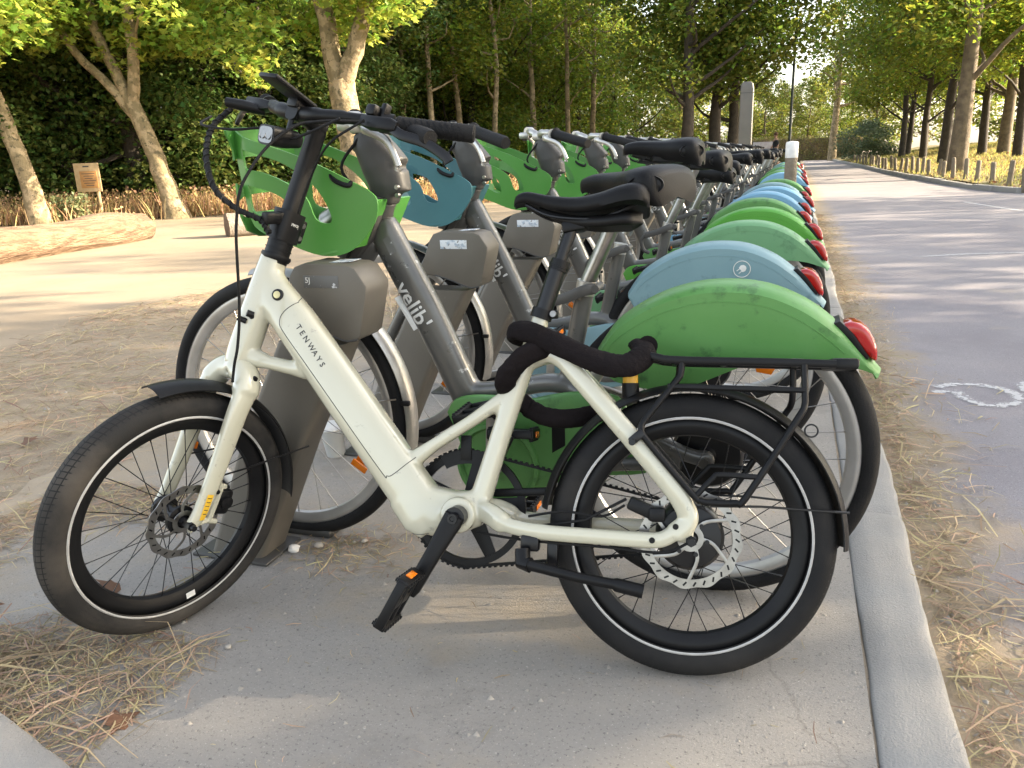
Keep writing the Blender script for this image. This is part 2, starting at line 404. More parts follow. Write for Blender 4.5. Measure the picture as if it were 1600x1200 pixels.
def fused(mb, voxel=.004, it=6, fac=.5):
    """melt overlapping tubes into one continuous skin"""
    me = mb.mesh('tmp', None, 0)
    o = bpy.data.objects.new('tmp', me); C.objects.link(o)
    md = o.modifiers.new('r', 'REMESH'); md.mode = 'VOXEL'; md.voxel_size = voxel
    sm = o.modifiers.new('s', 'SMOOTH'); sm.iterations = it; sm.factor = fac
    dg = bpy.context.evaluated_depsgraph_get(); dg.update()
    out = bpy.data.meshes.new_from_object(o.evaluated_get(dg))
    bpy.data.objects.remove(o); bpy.data.meshes.remove(me)
    out.polygons.foreach_set('use_smooth', [True] * len(out.polygons))
    return out
def setmat(me, m): me.materials.clear(); me.materials.append(m); return me
def text_mb(body, size, depth=.0006):
    cu_ = bpy.data.curves.new('t', 'FONT'); cu_.body = body; cu_.size = size; cu_.extrude = depth; cu_.resolution_u = 2; cu_.offset = .0007 if size > .05 else 0
    cu_.align_x = 'CENTER'; cu_.align_y = 'CENTER'
    o = bpy.data.objects.new('t', cu_); C.objects.link(o)
    dg = bpy.context.evaluated_depsgraph_get(); dg.update()
    me = bpy.data.meshes.new_from_object(o.evaluated_get(dg)); bpy.data.objects.remove(o); bpy.data.curves.remove(cu_)
    bm = bmesh.new(); bm.from_mesh(me); bpy.data.meshes.remove(me); bmesh.ops.triangulate(bm, faces=list(bm.faces))
    if size > .05:
        for _ in range(3):
            es = [e for e in bm.edges if e.calc_length() > .007]
            bmesh.ops.subdivide_edges(bm, edges=es, cuts=1); bmesh.ops.triangulate(bm, faces=list(bm.faces))
    b = MB().bm(bm)
    return b
def bvh_of(me):
    return BVHTree.FromPolygons([v.co[:] for v in me.vertices], [list(p.vertices) for p in me.polygons])
def drop(bvh, x, z, y0=.3, d=-1, default=.03):
    h_ = bvh.ray_cast(Vector((x, y0, z)), Vector((0, d, 0)))
    return h_[0].y if h_[0] is not None else default
def spl(pts, n=8):
    """catmull-rom through points (any dim)"""
    p = np.asarray(pts, float); q = np.vstack([2 * p[0] - p[1], p, 2 * p[-1] - p[-2]]); o = []
    for i in range(1, len(q) - 2):
        for t in np.linspace(0, 1, n, endpoint=False):
            a, b, c, d = q[i - 1], q[i], q[i + 1], q[i + 2]
            o.append(.5 * (2 * b + (c - a) * t + (2 * a - 5 * b + 4 * c - d) * t * t + (3 * b - a - 3 * c + d) * t ** 3))
    o.append(p[-1]); return np.array(o)
def fastmesh(name, V, k, m, loop_idx=None):
    """V (n,k,3) polygons with k corners each, or shared-vertex faces given by loop_idx (faces per item)"""
    V = np.asarray(V, np.float32); n = V.shape[0]; nv = V.shape[1]
    fi = loop_idx if loop_idx is not None else [tuple(range(k))]
    me = bpy.data.meshes.new(name)
    me.vertices.add(n * nv); me.vertices.foreach_set('co', V.reshape(-1))
    per = np.concatenate([np.array(q) for q in fi]); lens = np.array([len(q) for q in fi])
    L = (np.arange(n)[:, None] * nv + per[None]).reshape(-1).astype(np.int32)
    tot = np.tile(lens, n).astype(np.int32); st = np.concatenate([[0], np.cumsum(tot)[:-1]]).astype(np.int32)
    me.loops.add(len(L)); me.loops.foreach_set('vertex_index', L)
    me.polygons.add(len(tot)); me.polygons.foreach_set('loop_start', st); me.polygons.foreach_set('loop_total', tot)
    me.update(calc_edges=True); me.validate()
    if m: me.materials.append(m)
    return me
# ------------------------------------------------------------------ setting
def sheet(name, poly, z, m, sub=0, parent=None):
    bm = bmesh.new()
    bm.faces.new([bm.verts.new((p[0], p[1], z)) for p in poly])
    bmesh.ops.triangulate(bm, faces=list(bm.faces))
    me = bpy.data.meshes.new(name); bm.to_mesh(me); bm.free(); me.materials.append(m)
    if me.polygons[0].normal.z < 0: me.flip_normals()
    return tag(obj(name, me, parent=parent), kind='structure')
def wavy(pts, step=.25, amp=.06, seed=0):
    g = np.random.default_rng(seed); o = []
    for a, b in zip(pts[:-1], pts[1:]):
        a, b = np.array(a, float), np.array(b, float); n = max(1, int(np.linalg.norm(b - a) / step))
        for t in np.linspace(0, 1, n, endpoint=False): o.append(a + (b - a) * t + g.normal(0, amp, 2) * (1, .35 if step < .2 else 1))
    o.append(np.array(pts[-1], float)); return [tuple(p) for p in o]

sheet('ground', [(-300, -120), (300, -120), (300, 400), (-300, 400)], -.10, MT['soil'])
sheet('sandy_plaza', [(-60, -20), (-1.2, -20), (-1.2, 95), (-60, 95)], -.016, MT['sand'])
FL = [(-60, 4), (-17, 10.2), (-14.2, 12.2), (-11.5, 14.3), (-8.5, 16.0), (-5.5, 19), (-3.6, 24), (-3.3, 60), (-3.3, 95)]
sheet('forest_floor', wavy(FL, .5, .15, 3) + [(-200, 95), (-200, 4)], -.006, MT['litter'])
soil_out = wavy([(-1.9, -1.5), (-2.9, 1.2), (-4.0, 2.6), (-4.6, 4.2), (-4.3, 5.6), (-3.6, 8), (-3.2, 14), (-3.0, 26)], .2, .06, 5)
sheet('soil_strip', soil_out + [(-1.2, 26), (-1.2, -1.5)], -.010, MT['soil'])
pav_l = wavy([(-1.15, .72), (-1.6, 1.02), (-2.15, 1.35), (-2.3, 2.2), (-2.2, 3.4), (-2.25, 8), (-2.2, 27)], .12, .025, 6)
sheet('pavement', pav_l + [(.177, 27), (.177, -3), (-.9, -3), (-.9, .66)], 0, MT['pavement'])
KR = np.array([(16, 17.05), (4.75, 17.6), (4.2, 17.95), (3.9, 18.6), (3.55, 21), (3.2, 30), (3.0, 45), (2.6, 72)])
sheet('road', [(.31, -8), (30, -8), (30, 16.9)] + [tuple(p) for p in KR] + [(.31, 72)], -.034, MT['road'])
sheet('far_gravel', [(-8, 71.8), (14, 71.8), (14, 130), (-8, 130)], -.02, MT['sand'])

# kerb along the bikes: single granite stones
kerb = tag(bpy.data.objects.new('kerb', None), kind='structure'); C.objects.link(kerb)
def kerb_stone(seed):
    g_ = np.random.default_rng(seed); rg = []; ys_k = np.linspace(-.4985, .4985, 26); jl = np.cumsum(g_.normal(0, .0009, 26)); jr = np.cumsum(g_.normal(0, .0017, 26)); jr -= np.linspace(jr[0], jr[-1], 26); jl -= np.linspace(jl[0], jl[-1], 26)
    for y_k, a, b in zip(ys_k, jl, jr):
        e = .014 if abs(y_k) > .49 else 0; z_ = .08 - e * .5 + g_.normal(0, .0008)
        rg.append([(-.07 + a, y_k, -.08), (-.07 + a, y_k, z_ - .006), (-.064 + a, y_k, z_), (-.02, y_k, z_ + .0012), (.03, y_k, z_ + .001), (.056 + b, y_k, z_ - .001), (.066 + b, y_k, z_ - .007), (.071 + b, y_k, z_ - .02), (.072 + b, y_k, -.08)])
    me_ = MB().ring_loft([q[::-1] for q in rg]).mesh('kerb_stone', MT['kerb'], 50); return me_
ks = [kerb_stone(i) for i in range(4)]
for i in range(33):
    o = obj('kerb_stone', ks[i % 4], parent=kerb)
    o.location = (.25 + random.gauss(0, .003), -3 + .62 + i * 1.0, -.076 + random.gauss(0, .002))
    o.rotation_euler = (random.gauss(0, .002), random.gauss(0, .004), random.gauss(0, .003))
kr = tag(bpy.data.objects.new('roadside_kerb', None), kind='structure'); C.objects.link(kr)
kme = MB().box((0, 0, 0), (.96, .15, .22), bev=.015).mesh('kerb_stone', MT['kerb'])
seg = spl(KR[1:], 12)
dd = np.concatenate([[0], np.cumsum(np.linalg.norm(np.diff(seg, axis=0), axis=1))])
for s_ in np.arange(.2, dd[-1], .985):
    p = np.array([np.interp(s_, dd, seg[:, 0]), np.interp(s_, dd, seg[:, 1])]); q = np.array([np.interp(s_ + .1, dd, seg[:, 0]), np.interp(s_ + .1, dd, seg[:, 1])])
    o = obj('kerb_stone', kme, parent=kr); o.location = (p[0] + .06, p[1] + .03, -.04 + random.gauss(0, .006)); o.rotation_euler = (random.gauss(0, .01), 0, math.atan2(q[1] - p[1], q[0] - p[0]))
for i in range(12):
    o = obj('kerb_stone', kme, parent=kr); o.location = (5.3 + i * .985, 17.62 - i * .048, -.04); o.rotation_euler = (0, 0, -.049)
# granite edging at the near left corner
ed = tag(bpy.data.objects.new('edging', None), kind='structure'); C.objects.link(ed)
for i in range(2):
    o = obj('kerb_stone', ks[i], parent=ed); dv = np.array([.965, -.26]); pc = np.array([-1.93, .93]) + dv * (.5 + i * 1.0) + np.array([-.02, -.012])
    o.location = (pc[0], pc[1], -.052); o.rotation_euler = (0, 0, math.atan2(dv[1], dv[0]) - math.pi / 2)

# verge on the right: a low bank
def kx(y): return np.interp(y, [17.6, 18.6, 21, 30, 45, 72, 130], [4.75, 3.95, 3.6, 3.25, 3.05, 2.65, 2.2])
def vz(x, y): return (.055 + .11 * np.clip(x - kx(y), 0, 7)) * np.clip((y - 17.3) / 2.0, .35, 1)
ys = np.concatenate([np.linspace(17.66, 40, 60), np.linspace(41, 72, 30)]); dx = np.concatenate([np.linspace(.12, 8, 24), [12, 20, 50]])
V = [(kx(y) + d, y, float(vz(kx(y) + d, y)) + random.gauss(0, .012)) for y in ys for d in dx]
F_ = [(i * len(dx) + j, i * len(dx) + j + 1, (i + 1) * len(dx) + j + 1, (i + 1) * len(dx) + j) for i in range(len(ys) - 1) for j in range(len(dx) - 1)]
tag(obj('verge', MB().add(V, F_), MT['verge']), kind='structure')

gt = [] if True else wavy([(.50, -3), (.47, .8), (.44, 1.6), (.55, 2.2), (.48, 3), (.62, 3.8), (.5, 5), (.66, 6), (.5, 8), (.6, 11), (.45, 16), (.4, 26)], .12, .03, 8)
if False: V = []; [V.extend([(.312, p[1], -.0305), (p[0], p[1], -.0305)]) for p in sorted(gt, key=lambda q: q[1])]
if False: tag(obj('gutter_dirt', MB().add(V, [(2 * i, 2 * i + 1, 2 * i + 3, 2 * i + 2) for i in range(len(V) // 2 - 1)]), MT['soil']), kind='structure')
sheet('joint_dirt', [(.165, -3), (.195, -3), (.195, 27), (.165, 27)], -.005, MT['soil'])
# road markings: worn white line at the junction and sprayed white signs
def paint_mat():
    m = bpy.data.materials.new('worn_road_paint'); m.use_nodes = True; t = m.node_tree; N, L = t.nodes, t.links
    b = N['Principled BSDF']; b.inputs['Roughness'].default_value = .9; b.inputs['Base Color'].default_value = (.62, .62, .62, 1)
    tc = N.new('ShaderNodeTexCoord'); n = N.new('ShaderNodeTexNoise'); n.inputs['Scale'].default_value = 55; n.inputs['Detail'].default_value = 6
    L.new(tc.outputs['Object'], n.inputs['Vector'])
    uv = N.new('ShaderNodeUVMap'); sx = N.new('ShaderNodeSeparateXYZ'); L.new(uv.outputs[0], sx.inputs[0])
    mr = N.new('ShaderNodeMapRange'); mr.inputs[1].default_value = .0; mr.inputs[2].default_value = .5; mr.inputs[3].default_value = -.22; mr.inputs[4].default_value = .20
    L.new(sx.outputs[1], mr.inputs[0]); ad = N.new('ShaderNodeMath'); ad.operation = 'ADD'; L.new(n.outputs[0], ad.inputs[0]); L.new(mr.outputs[0], ad.inputs[1])
    st = N.new('ShaderNodeMapRange'); st.inputs[1].default_value = .44; st.inputs[2].default_value = .62; st.inputs[4].default_value = .6; L.new(ad.outputs[0], st.inputs[0])
    tr = N.new('ShaderNodeBsdfTransparent'); mx = N.new('ShaderNodeMixShader'); L.new(st.outputs[0], mx.inputs[0]); L.new(tr.outputs[0], mx.inputs[1]); L.new(b.outputs[0], mx.inputs[2])
    L.new(mx.outputs[0], N['Material Output'].inputs[0]); return m
MT['paint'] = paint_mat()
def stroke(name, path, wd, parent, z=-.030):
    p = spl(path, 8); T = np.gradient(p, axis=0); T /= np.linalg.norm(T, axis=1)[:, None]; Nn = np.stack([-T[:, 1], T[:, 0]], 1)
    V, F_, uvs = [], [], []
    for i in range(len(p)):
        for k, s_ in enumerate((-1, 0, 1)):
            V.append((*(p[i] + Nn[i] * s_ * wd), z)); uvs.append((i, (0, .5, 0)[k]))
    for i in range(len(p) - 1):
        for k in range(2): F_.append((i * 3 + k, i * 3 + k + 1, i * 3 + k + 4, i * 3 + k + 3))
    me = bpy.data.meshes.new(name); me.from_pydata(V, [], F_); me.materials.append(MT['paint'])
    ul = me.uv_layers.new()
    for l in me.loops: ul.data[l.index].uv = uvs[l.vertex_index]
    if me.polygons[0].normal.z < 0: me.flip_normals()
    return obj(name, me, parent=parent)
road = bpy.data.objects['road']
stroke('road_marking', [(2.75, 15.5), (2.95, 14.2), (3.25, 12.6), (3.5, 11.2)], .10, road)
stroke('spray_mark', [(.60, 3.52), (.68, 3.58), (.80, 3.58), (.88, 3.47), (.84, 3.34), (.74, 3.30), (.68, 3.38), (.66, 3.46), (.58, 3.44)], .042, road)
stroke('spray_mark', [(1.12, 3.45), (1.02, 3.62), (.96, 3.66), (.93, 3.56), (.96, 3.42), (1.0, 3.24), (1.05, 3.12), (1.15, 3.08)], .046, road)
stroke('spray_mark', [(.99, 2.98), (1.0, 2.84), (1.05, 2.74)], .042, road)
stroke('road_marking', [(1.1, 7.9), (1.5, 8.1), (2.0, 8.25)], .06, road)

# ------------------------------------------------------------------ vegetation
MAPLE = np.array([(0, 0), (.10, .10), (.42, .02), (.30, .25), (.50, .48), (.22, .52), (0, 1.0), (-.22, .52), (-.50, .48), (-.30, .25), (-.42, .02), (-.10, .10)])
def leaves(name, P, size, m, kind='diamond', seed=0, upb=.7, cen=None):
    g = np.random.default_rng(seed); n = len(P)
    nr = g.normal(size=(n, 3)); nr[:, 2] = np.abs(nr[:, 2]) + upb; nr /= np.linalg.norm(nr, axis=1)[:, None]
    t = g.normal(size=(n, 3)); t[:, 2] -= .5; t -= nr * (t * nr).sum(1)[:, None]; t /= np.linalg.norm(t, axis=1)[:, None]
    b = np.cross(nr, t); s = size * g.uniform(.6, 1.25, n)
    if kind == 'diamond':
        q = np.array([(0, 0, 0), (-.33, .5, .10), (0, 1.0, -.02), (.33, .5, .10)]); fi = [(0, 2, 1), (0, 3, 2)]
        fi = [(0, 3, 2), (0, 2, 1)]
    elif kind == 'maple':
        q = np.column_stack([MAPLE, -.12 * np.abs(MAPLE[:, 0])]); fi = [(0, 1, 2, 3, 4, 5, 6), (0, 6, 7, 8, 9, 10, 11)]
    V = P[:, None, :] + s[:, None, None] * (q[None, :, 0:1] * b[:, None] + q[None, :, 1:2] * t[:, None] + q[None, :, 2:3] * nr[:, None])
    return fastmesh(name, V, 0, m, fi)
def clump_points(cl, per, seed=0, flat=.65):
    g = np.random.default_rng(seed); out = []
    for c, r_ in cl:
        k = int(per * (r_ ** 2)); d = g.normal(size=(k, 3)); d /= np.linalg.norm(d, axis=1)[:, None]
        rad = r_ * g.uniform(.25, 1.0, k) ** .6
        p = np.array(c) + d * rad[:, None] * np.array([1, 1, flat]); out.append(p)
    return np.concatenate(out)
def limb_mb(paths):
    mb = MB()
    for p, r_ in paths:
        q = spl(p, 4); rr = list(np.interp(np.linspace(0, 1, len(q)), np.linspace(0, 1, len(r_)), r_))
        q[1:-1] += rng.normal(0, .012, q[1:-1].shape); mb.tube(q, rr, 9)
    return mb
def random_tree(H, hb, Rc, tr, nc, per, size, lm, bm_, seed, kind='diamond', lean=0., flat=.6, low=.0):
    g = np.random.default_rng(seed)
    top = np.array([lean * H, g.normal(0, .2), H * .8])
    tp = [(0, 0, -.1), (lean * .6 + g.normal(0, .05), g.normal(0, .05), H * .2), (lean * H * .45, g.normal(0, .12), H * .45), tuple(top)]
    paths = [(tp, [tr * 1.35, tr, tr * .75, tr * .25])]
    cl = []
    for i in range(nc):
        a = g.uniform(0, 2 * np.pi); z = hb + (H - hb) * (i + .5) / nc
        env = Rc * (np.sin(np.pi * np.clip((z - hb) / (H - hb) * .8 + .2 - low, .05, 1)) ** .6)
        rr = env * g.uniform(.3, .95); c = np.array([rr * math.cos(a) + lean * z, rr * math.sin(a), z]); cr_ = Rc * g.uniform(.28, .5)
        cl.append((c, cr_))
        if i % 2 == 0 and z < H * .85:
            zb = max(z - rr * .7, H * .14); b0 = np.array([lean * zb, 0, zb]); mid = (b0 + c) / 2 + np.array([0, 0, -.15]) + g.normal(0, .12, 3)
            paths.append(([tuple(b0), tuple(mid), tuple(c)], [tr * .42, tr * .26, tr * .08]))
    P = clump_points(cl, per, seed + 1, flat)
    return limb_mb(paths).mesh('trunk', bm_, 60), leaves('crown', P, size, lm, kind, seed + 2)
def place_tree(name, label, proto, x, y, z=0, s=1., rz=0., group=None, cat='tree', tilt=0.):
    mw = Matrix.Translation((x, y, z)) @ Matrix.Rotation(rz, 4, 'Z') @ Matrix.Rotation(tilt, 4, 'Y') @ Matrix.Scale(s, 4)
    t = thing(name, label, cat, mw, group)
    obj('trunk', proto[0], parent=t); obj('crown', proto[1], parent=t); return t

# near plane trees on the left, trunks traced where they stand
def plane_tree(label, base, paths, clumps, per, size, seed):
    t = thing('plane_tree', label, 'tree', Matrix.Translation(base))
    b = np.array(base)
    obj('trunk', limb_mb([([tuple(np.array(q) - b) for q in p], r_) for p, r_ in paths]), MT['bark_pale'], t, 70)
    P = clump_points([(np.array(c) - b, r_) for c, r_ in clumps], per, seed)
    obj('crown', leaves('crown', P, size, MT['leaf'], 'maple', seed + 1), parent=t)
def cloud(c, rad, n, r0_, r1_, seed):
    g = np.random.default_rng(seed); o = []
    for i in range(n):
        d = g.normal(size=3); d /= np.linalg.norm(d); o.append((np.array(c) + d * np.array(rad) * g.uniform(.35, 1) ** .5, g.uniform(r0_, r1_)))
    return o
plane_tree('leaning pale plane tree at the left edge of the photo, before the dark wood', (-13.8, 11.75, 0),
    [([(-13.8, 11.75, -.1), (-13.95, 11.75, .9), (-14.25, 11.8, 1.9), (-14.6, 11.8, 3.0), (-14.9, 11.9, 4.4), (-15.2, 12, 6.2)], [0.237, 0.163, 0.148, 0.126, 0.096, 0.044]),
     ([(-14.5, 11.8, 2.8), (-13.9, 11.6, 3.6), (-13.2, 11.4, 4.6)], [0.074, 0.052, 0.022])],
    cloud((-14.6, 11.4, 4.5), (2.4, 1.8, 1.7), 36, .5, .95, 11) + [((-14.9, 11.0, 2.9), .55), ((-13.9, 10.7, 2.35), .42), ((-14.4, 10.9, 2.6), .5), ((-13.4, 10.9, 3.2), .6), ((-14.2, 10.8, 3.4), .7), ((-12.9, 11, 3.8), .55), ((-14.8, 10.6, 3.1), .6), ((-15.3, 11.0, 3.5), .6), ((-15.1, 11.2, 2.6), .45)], 430, .155, 21)
plane_tree('three-stemmed pale plane tree in front of the wood, right of the wooden notice', (-12.05, 13.42, 0),
    [([(-12.0, 13.42, -.1), (-12.1, 13.42, .35), (-12.25, 13.4, 1.0), (-12.5, 13.4, 1.75), (-12.7, 13.4, 2.25)], [0.304, 0.205, 0.179, 0.160, 0.152]),
     ([(-12.6, 13.4, 1.95), (-13.1, 13.3, 2.6), (-13.75, 13.2, 3.3), (-14.2, 13.1, 4.2), (-14.6, 13, 5.4)], [0.106, 0.091, 0.080, 0.068, 0.030]),
     ([(-12.7, 13.4, 2.2), (-13.0, 13.4, 2.9), (-13.35, 13.4, 3.7), (-13.5, 13.5, 4.8), (-13.6, 13.5, 6.2)], [0.129, 0.106, 0.095, 0.076, 0.030]),
     ([(-12.7, 13.4, 2.15), (-12.5, 13.4, 3.0), (-12.45, 13.4, 4.0), (-12.3, 13.3, 5.0), (-12.2, 13.2, 6.4)], [0.129, 0.110, 0.099, 0.076, 0.030]),
     ([(-12.46, 13.4, 3.2), (-12.1, 13.2, 3.65), (-11.6, 13.0, 3.95)], [0.046, 0.030, 0.011])],
    cloud((-12.9, 14.0, 4.9), (2.9, 1.2, 1.7), 36, .5, .95, 12) + [((-13.9, 12.4, 3.5), .55), ((-11.7, 12.3, 4.0), .6), ((-11.2, 12.6, 4.2), .6), ((-13.4, 14.2, 4.1), .6), ((-14.6, 12.2, 3.6), .6), ((-10.8, 12.5, 3.6), .5), ((-11.8, 14.2, 3.4), .5), ((-14.9, 12.0, 3.2), .5)], 430, .155, 31)
plane_tree('forked pale plane tree seen behind the handlebars of the cream bicycle', (-8.55, 14.95, 0),
    [([(-8.5, 14.95, -.1), (-8.6, 14.95, .6), (-8.65, 14.95, 1.4), (-8.75, 14.95, 2.2), (-8.8, 14.95, 2.6)], [.42, .30, .28, .28, .27]),
     ([(-8.8, 14.95, 2.45), (-8.95, 14.95, 3.1), (-9.05, 14.95, 4.0), (-9.3, 14.9, 5.2), (-9.6, 14.9, 6.8)], [.22, .19, .175, .14, .05]),
     ([(-8.75, 14.95, 2.5), (-8.3, 14.9, 3.3), (-7.95, 14.9, 4.2), (-7.5, 14.8, 5.4), (-7.2, 14.8, 6.6)], [.20, .17, .16, .12, .05])],
    cloud((-9.4, 15.2, 5.0), (3.0, 1.3, 1.6), 36, .5, .95, 13) + [((-9.7, 13.4, 2.75), .5), ((-9.5, 13.5, 3.3), .6), ((-10.0, 13.6, 3.6), .65), ((-10.5, 13.6, 4.2), .65), ((-7.5, 13.6, 4.1), .55), ((-9.3, 13.5, 4.3), .6), ((-7.0, 13.7, 4.3), .5), ((-9.9, 13.2, 3.0), .5), ((-10.7, 13.2, 3.4), .6), ((-9.4, 13.2, 2.5), .32), ((-8.2, 13.6, 4.0), .5)], 430, .155, 41)

# the dark wood
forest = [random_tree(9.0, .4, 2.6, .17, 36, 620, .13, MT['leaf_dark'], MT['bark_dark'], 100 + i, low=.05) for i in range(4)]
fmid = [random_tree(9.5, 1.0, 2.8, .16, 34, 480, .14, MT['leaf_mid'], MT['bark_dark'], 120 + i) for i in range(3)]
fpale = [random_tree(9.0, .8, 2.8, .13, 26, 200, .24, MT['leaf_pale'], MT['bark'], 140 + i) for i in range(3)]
g = np.random.default_rng(5)
def at(az, d): return math.sin(R(az)) * d, math.cos(R(az)) * d
k = 0
for row, (d0, a0, a1, st) in enumerate([(20.6, -62, -27, 4.6), (23.2, -64, -21, 4.4), (27, -62, -17, 4.2), (33, -58, -14, 4.0)]):
    a = a0
    while a < a1:
        dd_ = d0 + g.uniform(-.9, .9) + max(0, (a + 36)) * .42; x_, y_ = at(a + g.uniform(-.8, .8), dd_)
        pr = forest[k % 4] if (row < 1 or g.uniform() < .7) else fmid[k % 3]
        if a > -30 and g.uniform() < .6: pr = fmid[k % 3]
        place_tree('forest_tree', 'leafy tree of the dark wood behind the sandy plaza', pr, x_, y_, 0, g.uniform(.85, 1.15), g.uniform(0, 6.28), 'trees of the wood')
        k += 1; a += st * g.uniform(.8, 1.2)
for a, d_, pr in [(-20, 30, 1), (-17.2, 33, 0), (-14.5, 37, 1), (-23, 29, 2), (-12, 41, 2), (-16, 42, 0), (-19, 43, 1)]:
    x_, y_ = at(a, d_); place_tree('woodland_tree', 'green tree of the far wood above the row of bicycles', fmid[pr], x_, y_, 0, 1.1, a * 3, 'trees above the bicycle row')
for a, d_ in [(-25, 46), (-21, 49), (-17.5, 50), (-13.5, 52), (-10.5, 54), (-7.5, 58), (-28, 48), (-31, 50)]:
    x_, y_ = at(a, d_); place_tree('sunlit_tree', 'pale sunlit tree glowing behind the wood', fpale[int(abs(a)) % 3], x_, y_, 0, 1.25, a * 2, 'sunlit trees behind the wood')
slim = [random_tree(9.5, 3.4, 1.9, .09, 22, 260, .15, MT['leaf_bright'], MT['bark_pale'], 210 + i) for i in range(2)]
for a, d_, s_ in [(-24.5, 24, 1), (-22.6, 26, 1.05), (-20.3, 25, .95), (-17.6, 28, 1.1), (-15.2, 29, 1.0), (-26.6, 25, .9), (-13.4, 31, 1.1), (-19.0, 33, 1.2)]:
    x_, y_ = at(a, d_); place_tree('slender_tree', 'slender pale-stemmed tree at the edge of the wood above the bicycle baskets', slim[int(abs(a)) % 2], x_, y_, 0, s_, a, 'slender trees at the edge of the wood')
# three dark street trees beside the totem
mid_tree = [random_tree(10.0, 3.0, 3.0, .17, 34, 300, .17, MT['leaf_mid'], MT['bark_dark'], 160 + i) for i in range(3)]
place_tree('street_tree', 'dark-trunked street tree with its trunk right above the black saddles', mid_tree[0], -3.0, 24, 0, .95, .4)
place_tree('street_tree', 'middle of three dark-trunked street trees, left of the grey totem', mid_tree[1], -2.35, 26.3, 0, 1.0, 1.9)
place_tree('street_tree', 'slim dark-trunked street tree closest to the grey totem', mid_tree[2], -1.95, 27.0, 0, .92, 3.1)
# right bank trees
rt = [random_tree(11.5, 3.4, 3.6, .185, 38, 300, .17, MT['leaf_bright'], MT['bark'], 180 + i) for i in range(2)] + [random_tree(11.0, 3.2, 3.6, .135, 38, 300, .17, MT['leaf_bright'], MT['bark_dark'], 190 + i) for i in range(2)]
for x_, y_, pr, s_, rz, lab, tl in [
    (4.3, 25.9, 0, 1.08, .3, 'thick pale-barked tree on the right bank, largest trunk there', .015),
    (4.9, 32.4, 2, 1.1, 1.2, 'dark trunk leaning beside the thick pale-barked tree', .04),
    (5.3, 40.4, 2, .95, 2.2, 'thin dark tree on the right bank standing alone left of the thick trunk', 0),
    (6.85, 36.4, 3, 1.0, .8, 'dark bank tree, first trunk to the right of the thick pale one', 0),
    (7.2, 34.6, 1, .95, 2.6, 'brown bank tree, second trunk to the right of the thick pale one', .03),
    (6.7, 30.2, 3, .9, 4.0, 'bank tree leaning right at the right edge of the photo', .12),
    (5.2, 47.4, 3, 1.0, 5.0, 'dark tree beside the round grey-green bush at the far bend', -.03),
    (5.75, 50.0, 2, 1.0, .1, 'dark tree behind the far bend of the road, right of the bush', .02)]:
    place_tree('bank_tree', lab, rt[pr], x_, y_, float(vz(x_, y_)) - .05, s_, rz, 'trees on the right bank', tilt=tl)
for x_, y_, pr, s_ in [(9.8, 44, 1, 1), (14.5, 48, 2, 1.1), (9.0, 56, 3, 1), (13.5, 60, 0, 1.1), (19, 52, 1, 1.2), (12, 70, 2, 1.1)]:
    place_tree('woodland_tree', 'tree deeper in the wood on the right bank', rt[pr], x_, y_, .75, s_, x_, 'deeper trees on the right bank')
for x_, y_, s_, i in [(13, 62, 1.2, 0), (17, 60, 1.2, 1), (22, 62, 1.3, 2), (10, 75, 1.2, 1), (15, 80, 1.3, 0)]:
    place_tree('sunlit_tree', 'pale sunlit tree behind the right bank', fpale[i], x_, y_, .6, s_, x_, 'sunlit trees behind the right bank')
# far end of the road
place_tree('pale_tree', 'tall pale-trunked tree in front of the ivy wall at the end of the road', random_tree(13, 4.6, 3.0, .26, 30, 90, .32, MT['leaf_pale'], MT['bark_pale'], 201, lean=.015), 2.6, 68, 0, 1., .5)
for x_, y_, s_, i in [(-7.5, 78, 1.1, 0), (-4.8, 84, 1.0, 1), (-.2, 92, .8, 0), (4.6, 82, 1.1, 2), (8, 90, 1.3, 1), (-11, 80, 1.2, 2), (1.8, 100, .75, 2), (-2.5, 105, .7, 1), (-2.8, 80, .85, 0), (.9, 84, .8, 1), (-6, 92, 1, 2), (3.2, 92, 1, 0), (-1.6, 88, .8, 0), (-4.2, 98, 1, 1), (6.3, 78, 1, 1)]:
    place_tree('sunlit_tree', 'sunlit tree beyond the ivy wall at the end of the road', fpale[i] if i != 2 else fmid[0], x_, y_, 0, s_, x_ * 2, 'trees beyond the ivy wall')
# trees beyond the right-hand junction whose shade lies on the bicycles
shade = [random_tree(11, 2.0, 3.0, .18, 28, 85, .27, MT['leaf_mid'], MT['bark'], 220 + i, flat=.75) for i in range(2)]
a_ = np.array([math.cos(SUN_AZ), math.sin(SUN_AZ)]); n_ = np.array([math.sin(SUN_AZ), -math.cos(SUN_AZ)])
for i, (s_, o_) in enumerate([(14.2, -4.1), (13.2, 1.3), (14, 4.2), (13, 5.6), (18.5, -4.2), (18, -2.6), (23, -3.8), (18.5, 4.5), (23.5, -9.0), (26, -12.0), (22, -15.0), (27, -7.5)]):
    p = a_ * s_ + n_ * o_
    place_tree('junction_tree', 'leafy tree beyond the side road on the right', shade[i % 2], p[0], p[1], 0, 1.0, i * 1.3, 'trees beyond the side road')

